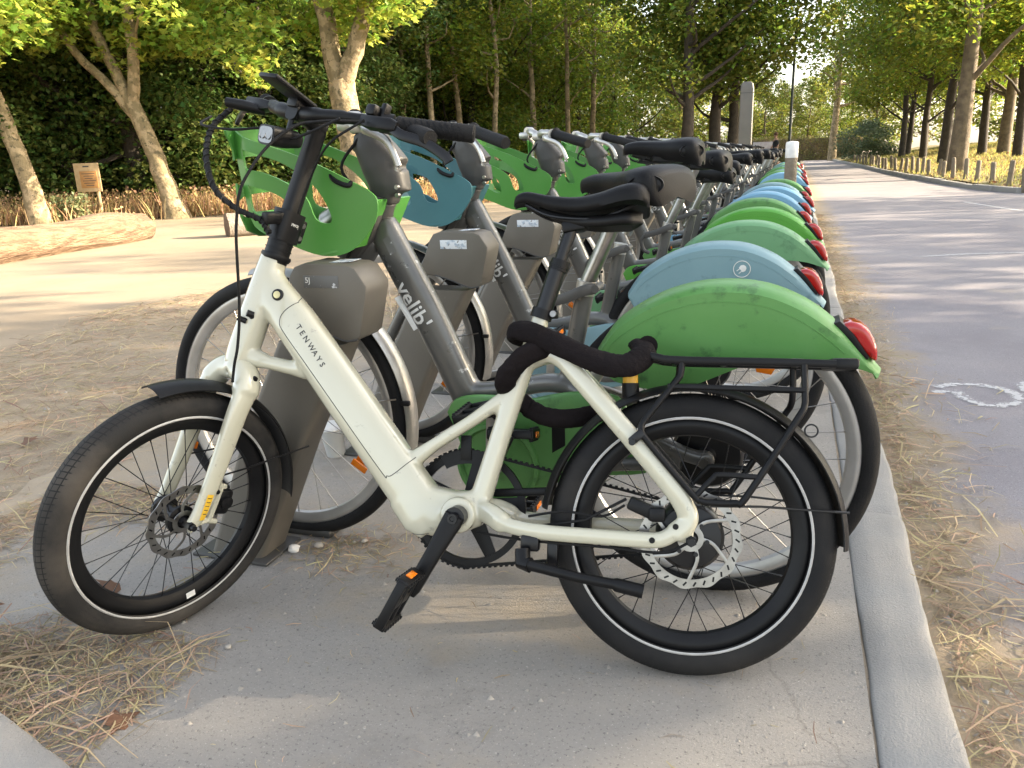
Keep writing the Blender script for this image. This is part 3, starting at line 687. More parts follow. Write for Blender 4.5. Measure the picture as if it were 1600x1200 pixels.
# bushes, ivy wall, hedge
def bush(name, label, c, rad, n, per, size, m, seed, cat='bush', kind='diamond'):
    t = thing(name, label, cat, Matrix.Translation(c))
    cl = [(p - np.array(c) + np.array([0, 0, rad[2] * .5]), r_) for p, r_ in cloud(c, rad, n, min(rad) * .3, min(rad) * .55, seed)]
    P = clump_points(cl, per, seed); P = P[P[:, 2] > .02]
    obj('crown', leaves('crown', P, size, m, kind, seed + 1), parent=t)
    obj('stem', limb_mb([([(0, 0, -.1), tuple(cl[i][0] * .4), tuple(cl[i][0] * .9)], [.03, .025, .01]) for i in range(5)]), MT['bark_dark'], t)
bush('round_bush', 'grey-green rounded bush hanging over the bend at the road end', (4.5, 58.0, .2), (1.9, 1.9, 1.5), 34, 420, .17, MT['hedge'], 301)
iv = thing('ivy_wall', 'low wall overgrown with dry sunlit ivy across the end of the road', 'wall', Matrix.Translation((-1.5, 72.6, 0)))
obj('wall', MB().box((0, 0, .85), (13, .25, 1.75), bev=.03), MT['wall'], iv)
P = np.column_stack([rng.uniform(-6.4, 6.4, 9000), rng.normal(-.24, .09, 9000), rng.uniform(0, 1.95, 9000)])
obj('ivy', leaves('ivy', P, .13, MT['ivy'], 'diamond', 303, upb=.1), parent=iv)
bn = tag(obj('banner', MB().box((0, 0, 0), (1.15, .03, .72), bev=.008), MT['banner']), 'white printed banner hung on the fence left of the walking person', 'banner'); bn.location = (-1.86, 50, 1.02)
for q in (-.55, .55): obj('banner_pole', MB().tube([(q, .03, -1.05), (q, .03, .45)], .02, 8), MT['lamp'], bn)
def weeds(name, n, region, h, m, seed, w_=.012, lean=.25, leafy=True):
    g = np.random.default_rng(seed); P = region(g, n); hh = g.uniform(.4, 1, n) * h
    tip = np.column_stack([g.normal(0, lean, n) * hh, g.normal(0, lean, n) * hh, hh]); side = g.normal(size=(n, 3)); side[:, 2] = 0; side /= np.linalg.norm(side, axis=1)[:, None]
    s = side * w_
    V = np.stack([P - s, P + s, P + tip * .55 + s * .8 + [0, 0, 0], P + tip * .55 - s * .8, P + tip * np.array([1.25, 1.25, 1])], 1)
    return tag(obj(name, fastmesh(name, V, 0, m, [(0, 1, 2, 3), (3, 2, 4)])), kind='stuff')
def along(line, wid, z=0.):
    L_ = np.array(line, float); dd = np.concatenate([[0], np.cumsum(np.linalg.norm(np.diff(L_, axis=0), axis=1))])
    def f_(g, n):
        s = g.uniform(0, dd[-1], n); return np.column_stack([np.interp(s, dd, L_[:, 0]) + g.normal(0, wid, n), np.interp(s, dd, L_[:, 1]) + g.normal(0, wid, n), np.full(n, z)])
    return f_
weeds('dry_undergrowth', 9000, along([(-20, 10), (-15, 12.2), (-12, 14.6), (-9, 16.2), (-6, 18.8), (-4, 23)], .5), .6, MT['weed'], 311, .010)
g = np.random.default_rng(312); base = along([(-20, 10), (-15, 12.2), (-12, 14.6), (-9, 16.2), (-6, 18.8), (-4, 23)], .5)(g, 9000); base[:, 2] = g.uniform(.05, .6, 9000)
tag(obj('dry_weed_leaves', leaves('dry_weed_leaves', base, .075, MT['weed'], 'diamond', 313, .1)), kind='stuff')
for lab, x_, y_ in (('pale green leafy weed left of the notice post', -13.9, 12.3), ('pale green leafy weed between trunk and notice post', -13.55, 12.45)):
    t = thing('weed_plant', lab, 'plant', Matrix.Translation((x_, y_, 0)), 'pale weeds'); gg = np.random.default_rng(int(-x_ * 100))
    P = np.column_stack([gg.normal(0, .1, 260), gg.normal(0, .1, 260), gg.uniform(.02, .55, 260)]); obj('foliage', leaves('foliage', P, .09, MT['weed_green'], 'diamond', 3, .3), parent=t)
    obj('stem', limb_mb([([(0, 0, -.05), (i * .03 - .05, 0, .25), (i * .05 - .08, .02, .5)], [.008, .007, .003]) for i in range(4)]), MT['weed_green'], t)
def vreg(g, n):
    y = g.uniform(18, 60, n) ** 1.0; d = g.uniform(.1, 9, n); x = kx(y) + d
    return np.column_stack([x, y, vz(x, y) - .01])
weeds('bank_grass', 26000, vreg, .16, MT['verge_grass'], 315, .010, .5)
P = vreg(np.random.default_rng(316), 9000); P[:, 2] += .02
tag(obj('bank_leaf_litter', leaves('bank_leaf_litter', P, .10, MT['dead_leaf'], 'diamond', 317, 2.0)), kind='stuff')

# straw and litter on the ground
def straw(name, P, ln, wd, m, seed, pitch_=.12):
    g = np.random.default_rng(seed); n = len(P); a = g.uniform(0, 2 * np.pi, n); l = ln * g.lognormal(0, .5, n); w_ = wd * g.uniform(.5, 1.4, n)
    d = np.column_stack([np.cos(a), np.sin(a), g.normal(0, pitch_, n)]); sd_ = np.column_stack([-np.sin(a), np.cos(a), g.normal(0, .4, n)])
    bow = np.column_stack([-np.sin(a), np.cos(a), np.zeros(n)]) * (g.normal(0, .10, n) * l)[:, None] + np.column_stack([np.zeros(n), np.zeros(n), np.abs(g.normal(0, .06, n)) * l])
    e = d * (l / 2)[:, None]; s = sd_ * (w_ / 2)[:, None]; Pm = P.copy(); Pm[:, 2] += np.abs(d[:, 2]) * l / 2 + .0015
    V = np.stack([Pm - e - s * .6, Pm - e + s * .6, Pm + bow + s, Pm + bow - s, Pm + e + s * .5, Pm + e - s * .5], 1)
    V[..., 2] = np.maximum(V[..., 2], P[:, None, 2] + .0012)
    return tag(obj(name, fastmesh(name, V, 0, m, [(0, 1, 2, 3), (3, 2, 4, 5)])), kind='stuff')
def patchy(g, n, x0, x1, y0, y1, s=1.2, thr=.0, fx=None):
    out = []; tot = 0; ph = g.uniform(0, 6.28, (6, 2)); fr = g.uniform(.6, 2.6, (6, 2)) * s
    while tot < n:
        q = np.column_stack([g.uniform(x0, x1, n), g.uniform(y0, y1, n)]); v = sum(np.sin(q[:, 0] * fr[i, 0] + q[:, 1] * fr[i, 1] * (-1) ** i + ph[i, 0]) for i in range(6)) / 2.2
        k_ = v + g.normal(0, .5, n) > thr
        if fx is not None: k_ &= fx(q)
        out.append(q[k_]); tot += k_.sum()
    q = np.concatenate(out)[:n]; return np.column_stack([q, np.zeros(n)])
g = np.random.default_rng(400)
def soilmask(q):
    xl = np.interp(q[:, 1], [-1.5, 1.2, 2.6, 4.2, 5.6, 8], [-1.9, -2.9, -4.0, -4.6, -4.3, -3.6]); return (q[:, 0] > xl) & (q[:, 0] < -2.05)
P = patchy(g, 15000, -4.7, -2.05, 1.3, 7.5, 1.0, -.3, soilmask); P[:, 2] = -.008
straw('straw_litter', P, .075, .0028, MT['straw'], 401)
P = patchy(g, 2600, -2.1, -1.22, .95, 1.75, 3, .1); P = np.concatenate([P, patchy(g, 1500, -1.75, -1.05, .72, 1.12, 3, -.2)]); straw('straw_drift', P, .05, .0022, MT['straw'], 402)
P = np.column_stack([.335 + np.abs(g.normal(0, .075, 7000)) * (1 + .6 * np.sin(g.uniform(0, 6, 7000))), g.uniform(.6, 13, 7000) ** 1.0, np.full(7000, -.032)]); straw('gutter_straw', P, .042, .0022, MT['straw'], 403, .2)
P = np.column_stack([.33 + np.abs(g.normal(0, .14, 500)), g.uniform(.7, 4, 500), np.full(500, -.03)]); straw('gutter_stalks', P, .085, .0042, MT['straw'], 404, .12)
P = np.column_stack([g.uniform(-1.3, .15, 260), g.uniform(.7, 2.6, 260), np.zeros(260)]); straw('pavement_chaff', P, .018, .0016, MT['straw'], 405, .05)
P = patchy(g, 700, -1.6, -.98, .80, 1.02, 3, -.2); P[:, 2] = .004; straw('corner_straw', P, .075, .0026, MT['straw'], 406, .12)
P = np.column_stack([g.normal(-1.02, .10, 500), g.normal(1.56, .07, 500), np.zeros(500)]); straw('dock_straw', P, .03, .002, MT['straw'], 407)
# earth crumbs and grit
def crumbs(name, P, size, m, seed):
    g = np.random.default_rng(seed); n = len(P); q = np.array([(1, 0, 0), (-.5, .87, 0), (-.5, -.87, 0), (0, 0, .9)]); a = g.uniform(0, 6.28, n); s = size * g.lognormal(0, .5, n)
    rx = np.stack([np.cos(a), np.sin(a)], 1); V = np.zeros((n, 4, 3)); V[..., 0] = (q[:, 0] * rx[:, :1] - q[:, 1] * rx[:, 1:]) * s[:, None]; V[..., 1] = (q[:, 0] * rx[:, 1:] + q[:, 1] * rx[:, :1]) * s[:, None]; V[..., 2] = q[:, 2] * s[:, None]
    return tag(obj(name, fastmesh(name, V + P[:, None], 0, m, [(0, 1, 3), (1, 2, 3), (2, 0, 3)])), kind='stuff')
P = np.concatenate([np.column_stack([g.uniform(-2.2, .17, 2600), g.uniform(.6, 4, 2600), np.zeros(2600)]), np.column_stack([.33 + np.abs(g.normal(0, .12, 2500)), g.uniform(.6, 6, 2500), np.full(2500, -.034)]), np.column_stack([g.uniform(-4.2, -2.0, 2500), g.uniform(1.2, 5, 2500), np.full(2500, -.01)])])
crumbs('grit', P, .0028, MT['stone'], 411)
for i, (x_, y_, s_, lab) in enumerate([(-2.55, 1.95, .06, 'large curled brown leaf on the straw left of the cream front wheel'), (-1.47, 1.25, .035, 'small dead leaf under the cream front wheel'), (-1.62, 1.08, .04, 'dead leaf at the foot of the cream front tyre'), (-1.08, .85, .03, 'small dead leaf at the bottom left corner'), (.36, 1.12, .035, 'reddish dead leaf in the gutter beside the kerb')]):
    P = np.array([[0., 0, 0]]); me = leaves('dead_leaf', P, s_ * 2, MT['dead_leaf'], 'maple', 420 + i, 2.5); o = tag(obj('dead_leaf', me), lab, 'leaf', 'dead leaves'); o.location = (x_, y_, .012 if x_ < .3 else -.02)
def pebble(lab, x_, y_, s_, m, z=0., name='pebble', cat='stone'):
    bm = bmesh.new(); bmesh.ops.create_icosphere(bm, subdivisions=2, radius=s_)
    for v in bm.verts: v.co = v.co * (1 + random.gauss(0, .10)); v.co.z *= .65
    o = tag(obj(name, MB().bm(bm), m, smooth=70), lab, cat); o.location = (x_, y_, z + s_ * .5)
pebble('small pale pebble on the pavement right of the cream front wheel', -1.03, 1.115, .007, MT['stone'])
pebble('crumpled white tissue at the foot of the nearest dock', -1.14, 1.51, .016, MT['tissue'], name='tissue', cat='tissue')
pebble('pale stone beside the white tissue', -1.09, 1.545, .012, MT['stone'])
pebble('small grey stone behind the white tissue', -.99, 1.60, .009, MT['stone'])
cup = thing('plastic_cup', 'crushed cloudy plastic cup on the ground behind the first front wheel', 'cup', Matrix.Translation((-1.40, 2.14, 0)) @ Matrix.Rotation(.12, 4, 'X'))
obj('cup_body', MB().lathe([(.001, 0), (.030, 0), (.031, .004), (.040, .10), (.041, .102), (.039, .102), (.029, .006)], ax=2, n=24), MT['plastic_cup'], cup)
obj('lid', MB().lathe([(.042, .100), (.043, .106), (.036, .112), (.001, .113)], ax=2, n=24), MT['tissue'], cup)

# logs, notice, totem, lamp, posts, bollard
def log(label, a, b, ra, rb, m, n=26, seed=0, hump=0.):
    g = np.random.default_rng(seed); a, b = np.array(a, float), np.array(b, float); c = (a + b) / 2; ax = (b - a); ln = np.linalg.norm(ax); ax /= ln
    sd_ = np.cross(ax, (0, 0, 1)); sd_ /= np.linalg.norm(sd_); up = np.cross(sd_, ax); K = 28; rings = []
    ph = g.uniform(0, 6.28, 8)
    for i in range(n):
        t = i / (n - 1); r_ = ra + (rb - ra) * t + .02 * math.sin(t * 9 + ph[0]) + hump * math.exp(-((t - .86) / .1) ** 2)
        th = np.linspace(0, 2 * np.pi, K, endpoint=False); rr = r_ * (1 + .05 * np.sin(3 * th + ph[1] + t * 2) + .03 * np.sin(7 * th + ph[2] + t * 5) + .02 * np.sin(15 * th + ph[3] + 3 * t) + g.normal(0, .006, K) + .035 * np.sin(11 * th + ph[4] + .6 * math.sin(t * 14)) * np.sin(5 * th + ph[5] + t))
        rings.append(a - c + ax * ln * t + np.outer(np.cos(th) * rr, sd_) + np.outer(np.sin(th) * rr * .92, up))
    o = thing('fallen_log', label, 'log', Matrix.Translation(c)); obj('log_body', MB().ring_loft(rings, cap=False), m, o, 50)
    for k_, nm in ((0, -1), (n - 1, 1)):
        rg = rings[k_]; cc = rg.mean(0) + ax * nm * .01; fs = [(j, (j + 1) % K, K) for j in range(K)]; fs = fs if nm > 0 else [q[::-1] for q in fs]
        obj('cut_end', MB().add(np.vstack([rg, cc]), fs), MT['endgrain'], o, 20)
log('long pale bleached log lying on the sand at the left edge', (-8.15, 3.8, .14), (-9.05, 9.35, .15), .25, .22, MT['log'], 60, 1, .09)
log('short grey log with a dark hollow end behind the front basket', (-7.75, 9.62, .13), (-6.3, 11.3, .13), .185, .165, MT['log_grey'], 18, 2)
sg = thing('notice_board', 'pale wooden notice with orange text panel on two posts before the wood', 'sign', T4([(.93, .36, 0), (-.36, .93, 0), (0, 0, 1)], (-13.45, 12.72, 0)))
for q in (-.14, .14): obj('post', MB().tube([(q, 0, -.1), (q, 0, .75)], .035, 10), MT['wood'], sg)
obj('board', MB().box((0, -.045, .86), (.50, .03, .56), bev=.01), MT['wood'], sg)
pn = obj('text_panel', MB().box((.03, -.066, .82), (.34, .016, .33), bev=.004), MT['board'], sg)
for i in range(6): obj('text_line', MB().box((.03 + .01 * (i % 2), -.076, .935 - i * .046), (.26 - .05 * (i % 3), .003, .012)), MT['darkprint'], pn)
obj('text_line', MB().box((0, -.062, 1.075), (.12, .004, .025)), MT['darkprint'], sg)
tt = thing('totem', 'tall grey rounded station totem standing behind the bicycle row', 'totem', Matrix.Translation((-1.15, 19.9, 0)))
obj('body', MB().prism([(-.15, 0), (.15, 0), (.15, 2.28), (.13, 2.40), (.08, 2.44), (-.08, 2.44), (-.13, 2.40), (-.15, 2.28)], -.11, .11, .03, 3), MT['totem'], tt)
obj('cap_band', MB().box((0, 0, 2.20), (.304, .224, .012), bev=.002), MT['grey_plastic'], tt)
lp = thing('lamp_post', 'thin dark green lamp post rising behind the white-topped bollard', 'lamp post', Matrix.Translation((-.22, 26, 0)))
obj('pole', MB().tube([(0, 0, -.1), (0, 0, .7), (0, 0, .72), (0, 0, 6.2)], [.065, .065, .042, .032], 14), MT['lamp'], lp)
obj('base', MB().lathe([(.11, 0), (.11, .06), (.08, .1), (.07, .5), (.06, .52)], ax=2, n=20), MT['lamp'], lp)
obj('lantern', MB().lathe([(.03, 6.15), (.10, 6.2), (.17, 6.5), (.20, 6.52), (.05, 6.62), (.001, 6.64)], ax=2, n=20), MT['lamp'], lp)
bo = thing('bollard', 'round wooden bollard with a white painted top among the rear wheels', 'bollard', Matrix.Translation((-.045, 8.72, 0)))
obj('post', MB().lathe([(.06, -.1), (.062, .1), (.060, .85)], ax=2, n=24), MT['post'], bo)
obj('white_top', MB().lathe([(.0605, .85), (.062, .853), (.062, .99), (.055, 1.005), (.001, 1.012)], ax=2, n=24), MT['white_paint'], bo)
pm = []
for i in range(4):
    b_ = MB().lathe([(.052, -.15), (.053, .2), (.050, .44), (.043, .475), (.001, .485)], ax=2, n=12)
    b_.v = [v + np.random.default_rng(i).normal(0, .004, v.shape) for v in b_.v]; pm.append(b_.mesh('wooden_post', MT['post'], 50))
PP = [(4.13, 18.0), (4.06, 19.0), (3.98, 20.1), (3.88, 21.2), (3.82, 22.2), (3.69, 23.1), (3.60, 24.0), (3.72, 25.6), (3.56, 26.2), (3.51, 27.0), (3.48, 27.8), (3.5, 29.2), (3.41, 30.1), (3.37, 31.2), (3.3, 32.1), (3.31, 33.4), (3.2, 34.3), (3.17, 35.3), (3.14, 36.6), (3.15, 37.9), (3.2, 40.0), (3.22, 41.4), (3.28, 42.6), (3.2, 44), (3.18, 45.6), (3.15, 47.2), (3.1, 49), (3.05, 51)]
for i, (x_, y_) in enumerate(PP):
    o = obj('wooden_post', pm[i % 4]); o.location = (x_ + .08, y_, float(vz(x_ + .08, y_)) - .02); o.rotation_euler = (random.gauss(0, .05), random.gauss(0, .05), i); o.scale = (1.35 if i == 0 else 1, 1.35 if i == 0 else 1, random.uniform(.88, 1.1))
    tag(o, 'thickest short wooden post, nearest of the row at the right edge' if i == 0 else 'short weathered wooden post in the row along the right road edge', 'post', 'wooden posts along the right road edge')
# ------------------------------------------------------------------ the cream bicycle (local: x forward, y left, z up in the leaning plane)
TM = [[-0.987618289308947, -0.1568761123385875, 0.0], [0.15001721667744322, -0.944437905129184, 0.2924583355891085], [-0.04587972670823331, 0.2888372010886573, 0.956278265958423]]
tw = thing('bicycle', 'cream step-through electric bicycle with black rack, fat tyres and its front wheel turned', 'bicycle', T4(TM, (-0.13565, 1.29207, 0)))
SW = [[0.3777111954748205, 0.9176392480471806, 0.1235818079507944], [-0.8721440687122021, 0.3974144064366629, -0.2853533125210233], [-0.31096458969269855, 0.0, 0.9504214979559817]]
SM = T4(SW, (1.03751, .04335, .25908))
def wheel_parts(W, Rt, tr, tw_, Rr, rw, nsp, hubw, hubr, tyre_m, rim_m, spoke_m, hub_m, stripe=None, joined=False, sq=1.0):
    """W: wheel part (hub mesh). sub-parts in wheel coordinates, axle = y"""
    prof = []
    for t in np.linspace(-2.35, 2.35, 17): prof.append((Rt - tr * sq + tr * sq * math.cos(t), tw_ * math.sin(t)))
    ty = MB().lathe(prof, ax=1, n=96)
    obj('tyre', ty, tyre_m, W, 60)
    a = rw / 2
    rim = MB().lathe([(Rr + .010, a), (Rr + .012, a - .002), (Rr + .004, a + .0012), (Rr - .004, a + .001), (Rr - .018, a * .55), (Rr - .021, 0), (Rr - .018, -a * .55), (Rr - .004, -a - .001), (Rr + .004, -a - .0012), (Rr + .012, -a + .002), (Rr + .010, -a)], ax=1, n=96)
    obj('rim', rim, rim_m, W, 35)
    if stripe:
        rs, ys_ = stripe
        for sgn in (1, -1): obj('reflective_stripe', MB().lathe([(rs - .0024, sgn * (ys_ - .0004)), (rs, sgn * (ys_ + .0009)), (rs + .0024, sgn * (ys_ - .0008))], ax=1, n=96), MT['stripe'], W)
    sp = None; allm = MB()
    for i in range(nsp):
        sgn = 1 if i % 2 else -1; ang = 2 * np.pi * i / nsp; off = (1 if (i // 2) % 2 else -1) * .62
        p0 = (hubr * math.cos(ang + off), sgn * hubw / 2, hubr * math.sin(ang + off)); p1 = ((Rr - .018) * math.cos(ang), sgn * .004, (Rr - .018) * math.sin(ang))
        if joined: allm.tube([p0, p1], .0011, 4, cap=False)
        else: obj('spoke', MB().tube([p0, np.array(p1) * .93 + np.array(p0) * .07, p1], [.0010, .0010, .0019], 5), spoke_m, W)
    if joined: tag(obj('spokes', allm, spoke_m, W), kind='stuff')

# frame --------------------------------------------------------------
fr = MB()
def beam(path, sizes, ex=3.2): fr.tube(path, sizes, 24, up=(.79, 0, .61), ex=ex)
dv = np.array([-.61, 0, -.792])
ptop = np.array([.832, 0, .702]); pbot = np.array([.525, 0, .300])
fr.tube([ptop + dv * -.02, ptop + dv * .06, (ptop + pbot) / 2, pbot, pbot + dv * .03], [(.028, .036), (.034, .043), (.035, .0455), (.036, .046), (.036, .044)], 28, up=(-.792, 0, .61), ex=3.4)
fr.tube([(.8455, 0, .797), (.862, 0, .745), (.885, 0, .675), (.912, 0, .598), (.922, 0, .566)], [(.0265, .0265), (.029, .030), (.031, .032), (.031, .032), (.030, .030)], 24, ex=2.2)
fr.tube([(.862, 0, .75), (.838, 0, .70), (.80, 0, .655)], [(.027, .034), (.031, .042), (.033, .040)], 20, ex=2.4)
fr.tube([(.895, 0, .585), (.85, 0, .572), (.80, 0, .562), (.765, 0, .56)], [(.022, .022), (.02, .0145), (.02, .0155), (.024, .024)], 20, ex=2.4)
# bottom bracket shell and motorless knuckle
fr.tube([(.545, 0, .318), (.512, 0, .275), (.49, 0, .252)], [(.036, .046), (.038, .047), (.034, .034)], 24, up=(-.792, 0, .61), ex=3.4)
fr.tube([(.530, 0, .300), (.485, 0, .278), (.438, 0, .280), (.40, 0, .288)], [(.036, .05), (.038, .046), (.038, .038), (.036, .030)], 24, ex=2.8)
fr.tube([(.435, -.045, .283), (.435, .048, .283)], .034, 28)
fr.tube([(.53, 0, .34), (.50, 0, .318), (.45, 0, .309), (.41, 0, .312), (.385, 0, .335)], [(.03, .014), (.032, .016), (.032, .016), (.028, .016), (.022, .014)], 18, ex=2.4)
# seat tube, mid tube
fr.tube([(.285, 0, .672), (.300, 0, .622), (.325, 0, .555), (.367, 0, .42), (.398, 0, .315)], [(.0175, .0165), (.0185, .018), (.022, .0205), (.0215, .020), (.026, .022)], 20, ex=2.6)
fr.tube([(.545, 0, .378), (.495, 0, .414), (.42, 0, .463), (.36, 0, .506), (.325, 0, .54)], [(.020, .018), (.0185, .0125), (.0185, .0125), (.0185, .0145), (.016, .014)], 18, ex=3)
for s_ in (1, -1):
    fr.tube(spl([(.30, 0, .585), (.268, s_ * .018, .596), (.238, s_ * .028, .583), (.205, s_ * .040, .548), (.118, s_ * .062, .452), (.04, s_ * .074, .362), (.012, s_ * .076, .322), (.006, s_ * .076, .296), (.030, s_ * .076, .272)], 4),
            [(.0135, .019)] * 33, 16, ex=2.6)
    fr.tube(spl([(.40, s_ * .012, .290), (.372, s_ * .035, .286), (.335, s_ * .052, .270), (.268, s_ * .068, .263), (.17, s_ * .074, .261), (.085, s_ * .076, .2595), (.048, s_ * .076, .263), (.012, s_ * .076, .288)], 4),
            [(.017, .021)] * 8 + [(.0135, .0145)] * 21, 16, ex=2.6)
    fr.tube([(.02, s_ * .076, .292), (.004, s_ * .078, .266), (0, s_ * .078, .2624)], [(.006, .016), (.005, .014), (.005, .012)], 12)
fme = setmat(fused(fr, .0036, 7, .5), MT['cream'])
frame = obj('frame', fme, parent=tw)
FB = bvh_of(fme)
# battery cover seam and lettering follow the beam's skin
seam = spl([(.768, .703), (.806, .676), (.816, .654), (.806, .632), (.75, .56), (.60, .368), (.581, .352), (.565, .358), (.528, .389)], 10)
obj('cover_seam', MB().tube([(p[0], drop(FB, p[0], p[1]) + .0001, p[1]) for p in seam], .0008, 5), MT['darkprint'], frame)
def stick(bvh, body, size, a, dirv, m, name, parent, lift=.0006, y0=.3, depth=.0004, sx=1.):
    """lay text on the near side; a = centre (x,z); dirv = reading direction in (x,z)"""
    t = text_mb(body, size, depth); v = t.v[0]; d = np.array(dirv, float); d /= np.linalg.norm(d); upv = np.array([d[1], -d[0]]) * 1.0
    q = np.outer(v[:, 0] * sx, d) + np.outer(v[:, 1], upv) + np.array(a)
    y = np.array([drop(bvh, p[0], p[1], y0, -1, 0.) for p in q]) + lift + v[:, 2]
    t.v[0] = np.column_stack([q[:, 0], y, q[:, 1]]); return obj(name, t, m, parent, 0)
stick(FB, 'T E N WA Y S', .0165, (.748, .606), (-.575, -.82), MT['darkprint'], 'lettering', frame)
obj('base_seam', MB().tube([(p[0], drop(FB, p[0], p[1]) + .0001, p[1]) for p in spl([(.532, .240), (.515, .240), (.495, .243)], 4)], .0008, 5), MT['darkprint'], frame)
yk = drop(FB, .823, .709)
lk = obj('key_lock', MB().lathe([(.0, .004), (.009, .004), (.0115, .003), (.0125, 0), (.0125, -.006)], (.823, yk, .709), 1, 24), MT['black_metal'], tw)
obj('lock_cylinder', MB().lathe([(0, .0055), (.0072, .005), (.0078, .003)], (.823, yk, .709), 1, 20).box((.823, yk + .0056, .709), (.007, .0006, .0016)), MT['brass'], lk)
for x_, z_ in ((.879, .665), (.027, .287), (.068, .2615)): obj('frame_bolt', MB().lathe([(0, .002), (.0045, .0022), (.0055, 0), (.0055, -.004)], (x_, drop(FB, x_, z_), z_), 1, 14), MT['black'], frame)

# rear wheel ----------------------------------------------------------
RWM = Matrix.Translation((0, 0, .2624))
rwl = obj('wheel', MB().lathe([(.0, .058), (.010, .058), (.012, .045), (.055, .040), (.062, .03), (.062, -.03), (.055, -.04), (.012, -.045), (.01, -.058), (0, -.058)], ax=1, n=40), MT['black_metal'], tw, mw=RWM)
wheel_parts(rwl, .2624, .029, .0295, .203, .034, 32, .066, .058, MT['tread'], MT['black'], MT['black_metal'], MT['black'], stripe=(.2165, .0272))
def disc_rotor(ri, ro, y, arms=8):
    b = MB(); K = 144; ro_ = [ro * (1 + .022 * math.sin(th * 12)) for th in np.linspace(0, 2 * np.pi, K, endpoint=False)]
    v, fs = [], []
    for k_ in range(K):
        th = 2 * np.pi * k_ / K
        for r_, yy in ((ri, y), (ro_[k_], y), (ro_[k_], y - .0018), (ri, y - .0018)): v.append((r_ * math.cos(th), yy, r_ * math.sin(th)))
    for k_ in range(K):
        a, b2 = k_ * 4, ((k_ + 1) % K) * 4
        if k_ % 6 in (2, 3): # vents: leave a notch by narrowing the band
            pass
        for j in range(4): fs.append((a + j, b2 + j, b2 + (j + 1) % 4, a + (j + 1) % 4))
    b.add(v, fs)
    for i in range(arms):
        th = 2 * np.pi * i / arms
        pth = [(.020 * math.cos(th), y - .0009, .020 * math.sin(th)), (.042 * math.cos(th + .22), y - .0009, .042 * math.sin(th + .22)), ((ri + .002) * math.cos(th + .55), y - .0009, (ri + .002) * math.sin(th + .55))]
        b.tube(spl(pth, 4), (.0035, .0009), 6, up=(0, 1, 0))
    b.lathe([(.014, y), (.024, y), (.024, y - .0018), (.014, y - .0018)], ax=1, n=24)
    for i in range(36):
        th = 2 * np.pi * i / 36
    return b
obj('brake_disc', disc_rotor(.074, .090, .054, 6), MT['steel'], rwl)
vb = MB()
for i in range(30):
    th = 2 * np.pi * i / 30; c_, s_ = math.cos(th), math.sin(th); rot = [[c_ * .8 - s_ * .6, 0, -(s_ * .8 + c_ * .6)], [0, 1, 0], [s_ * .8 + c_ * .6, 0, c_ * .8 - s_ * .6]]
    vb.box((.0825 * c_, .0541, .0825 * s_), (.009, .0006, .0032), rot)
obj('disc_vent', vb, MT['black'], rwl)
obj('axle_nut', MB().tube([(0, .058, 0), (0, .086, 0)], .0105, 6).tube([(0, .084, 0), (0, .096, 0)], .0065, 12).tube([(0, -.086, 0), (0, -.056, 0)], .0105, 6), MT['black_metal'], rwl)
for i in range(6):
    th = R(60 * i + 10); obj('disc_bolt', MB().tube([(.030 * math.cos(th), .052, .030 * math.sin(th)), (.030 * math.cos(th), .0575, .030 * math.sin(th))], .0042, 8), MT['black_metal'], rwl)
# valve reflector tag of rim
# rear fender -----------------------------------------------------------
def fender(parent, Rf, a0, a1, half, depth, m, n=40, c=(0, 0, 0), name='mudguard', th=.0022):
    rings = []
    for t in np.linspace(a0, a1, n):
        er = np.array([math.cos(t), 0, math.sin(t)]); ring = []
        for s_ in np.linspace(-1, 1, 9): ring.append(np.array(c) + er * (Rf - depth * abs(s_) ** 2.2) + np.array([0, s_ * half, 0]))
        for s_ in np.linspace(1, -1, 9): ring.append(np.array(c) + er * (Rf - th - depth * abs(s_) ** 2.2) + np.array([0, s_ * (half - th * .3), 0]))
        rings.append(ring)
    return obj(name, MB().ring_loft(rings), m, parent, 50)
rf = fender(tw, .281, R(8), R(183), .034, .013, MT['black'], 56, (0, 0, .2624))
# (angles measured from +x forward: front end sits behind the bottom bracket, tail end behind the tyre)
for s_ in (1, -1): obj('stay', MB().tube([(-.032, s_ * .085, .326), (-.12, s_ * .07, .327), (-.274, s_ * .036, .318)], .0022, 6), MT['black_metal'], rf)
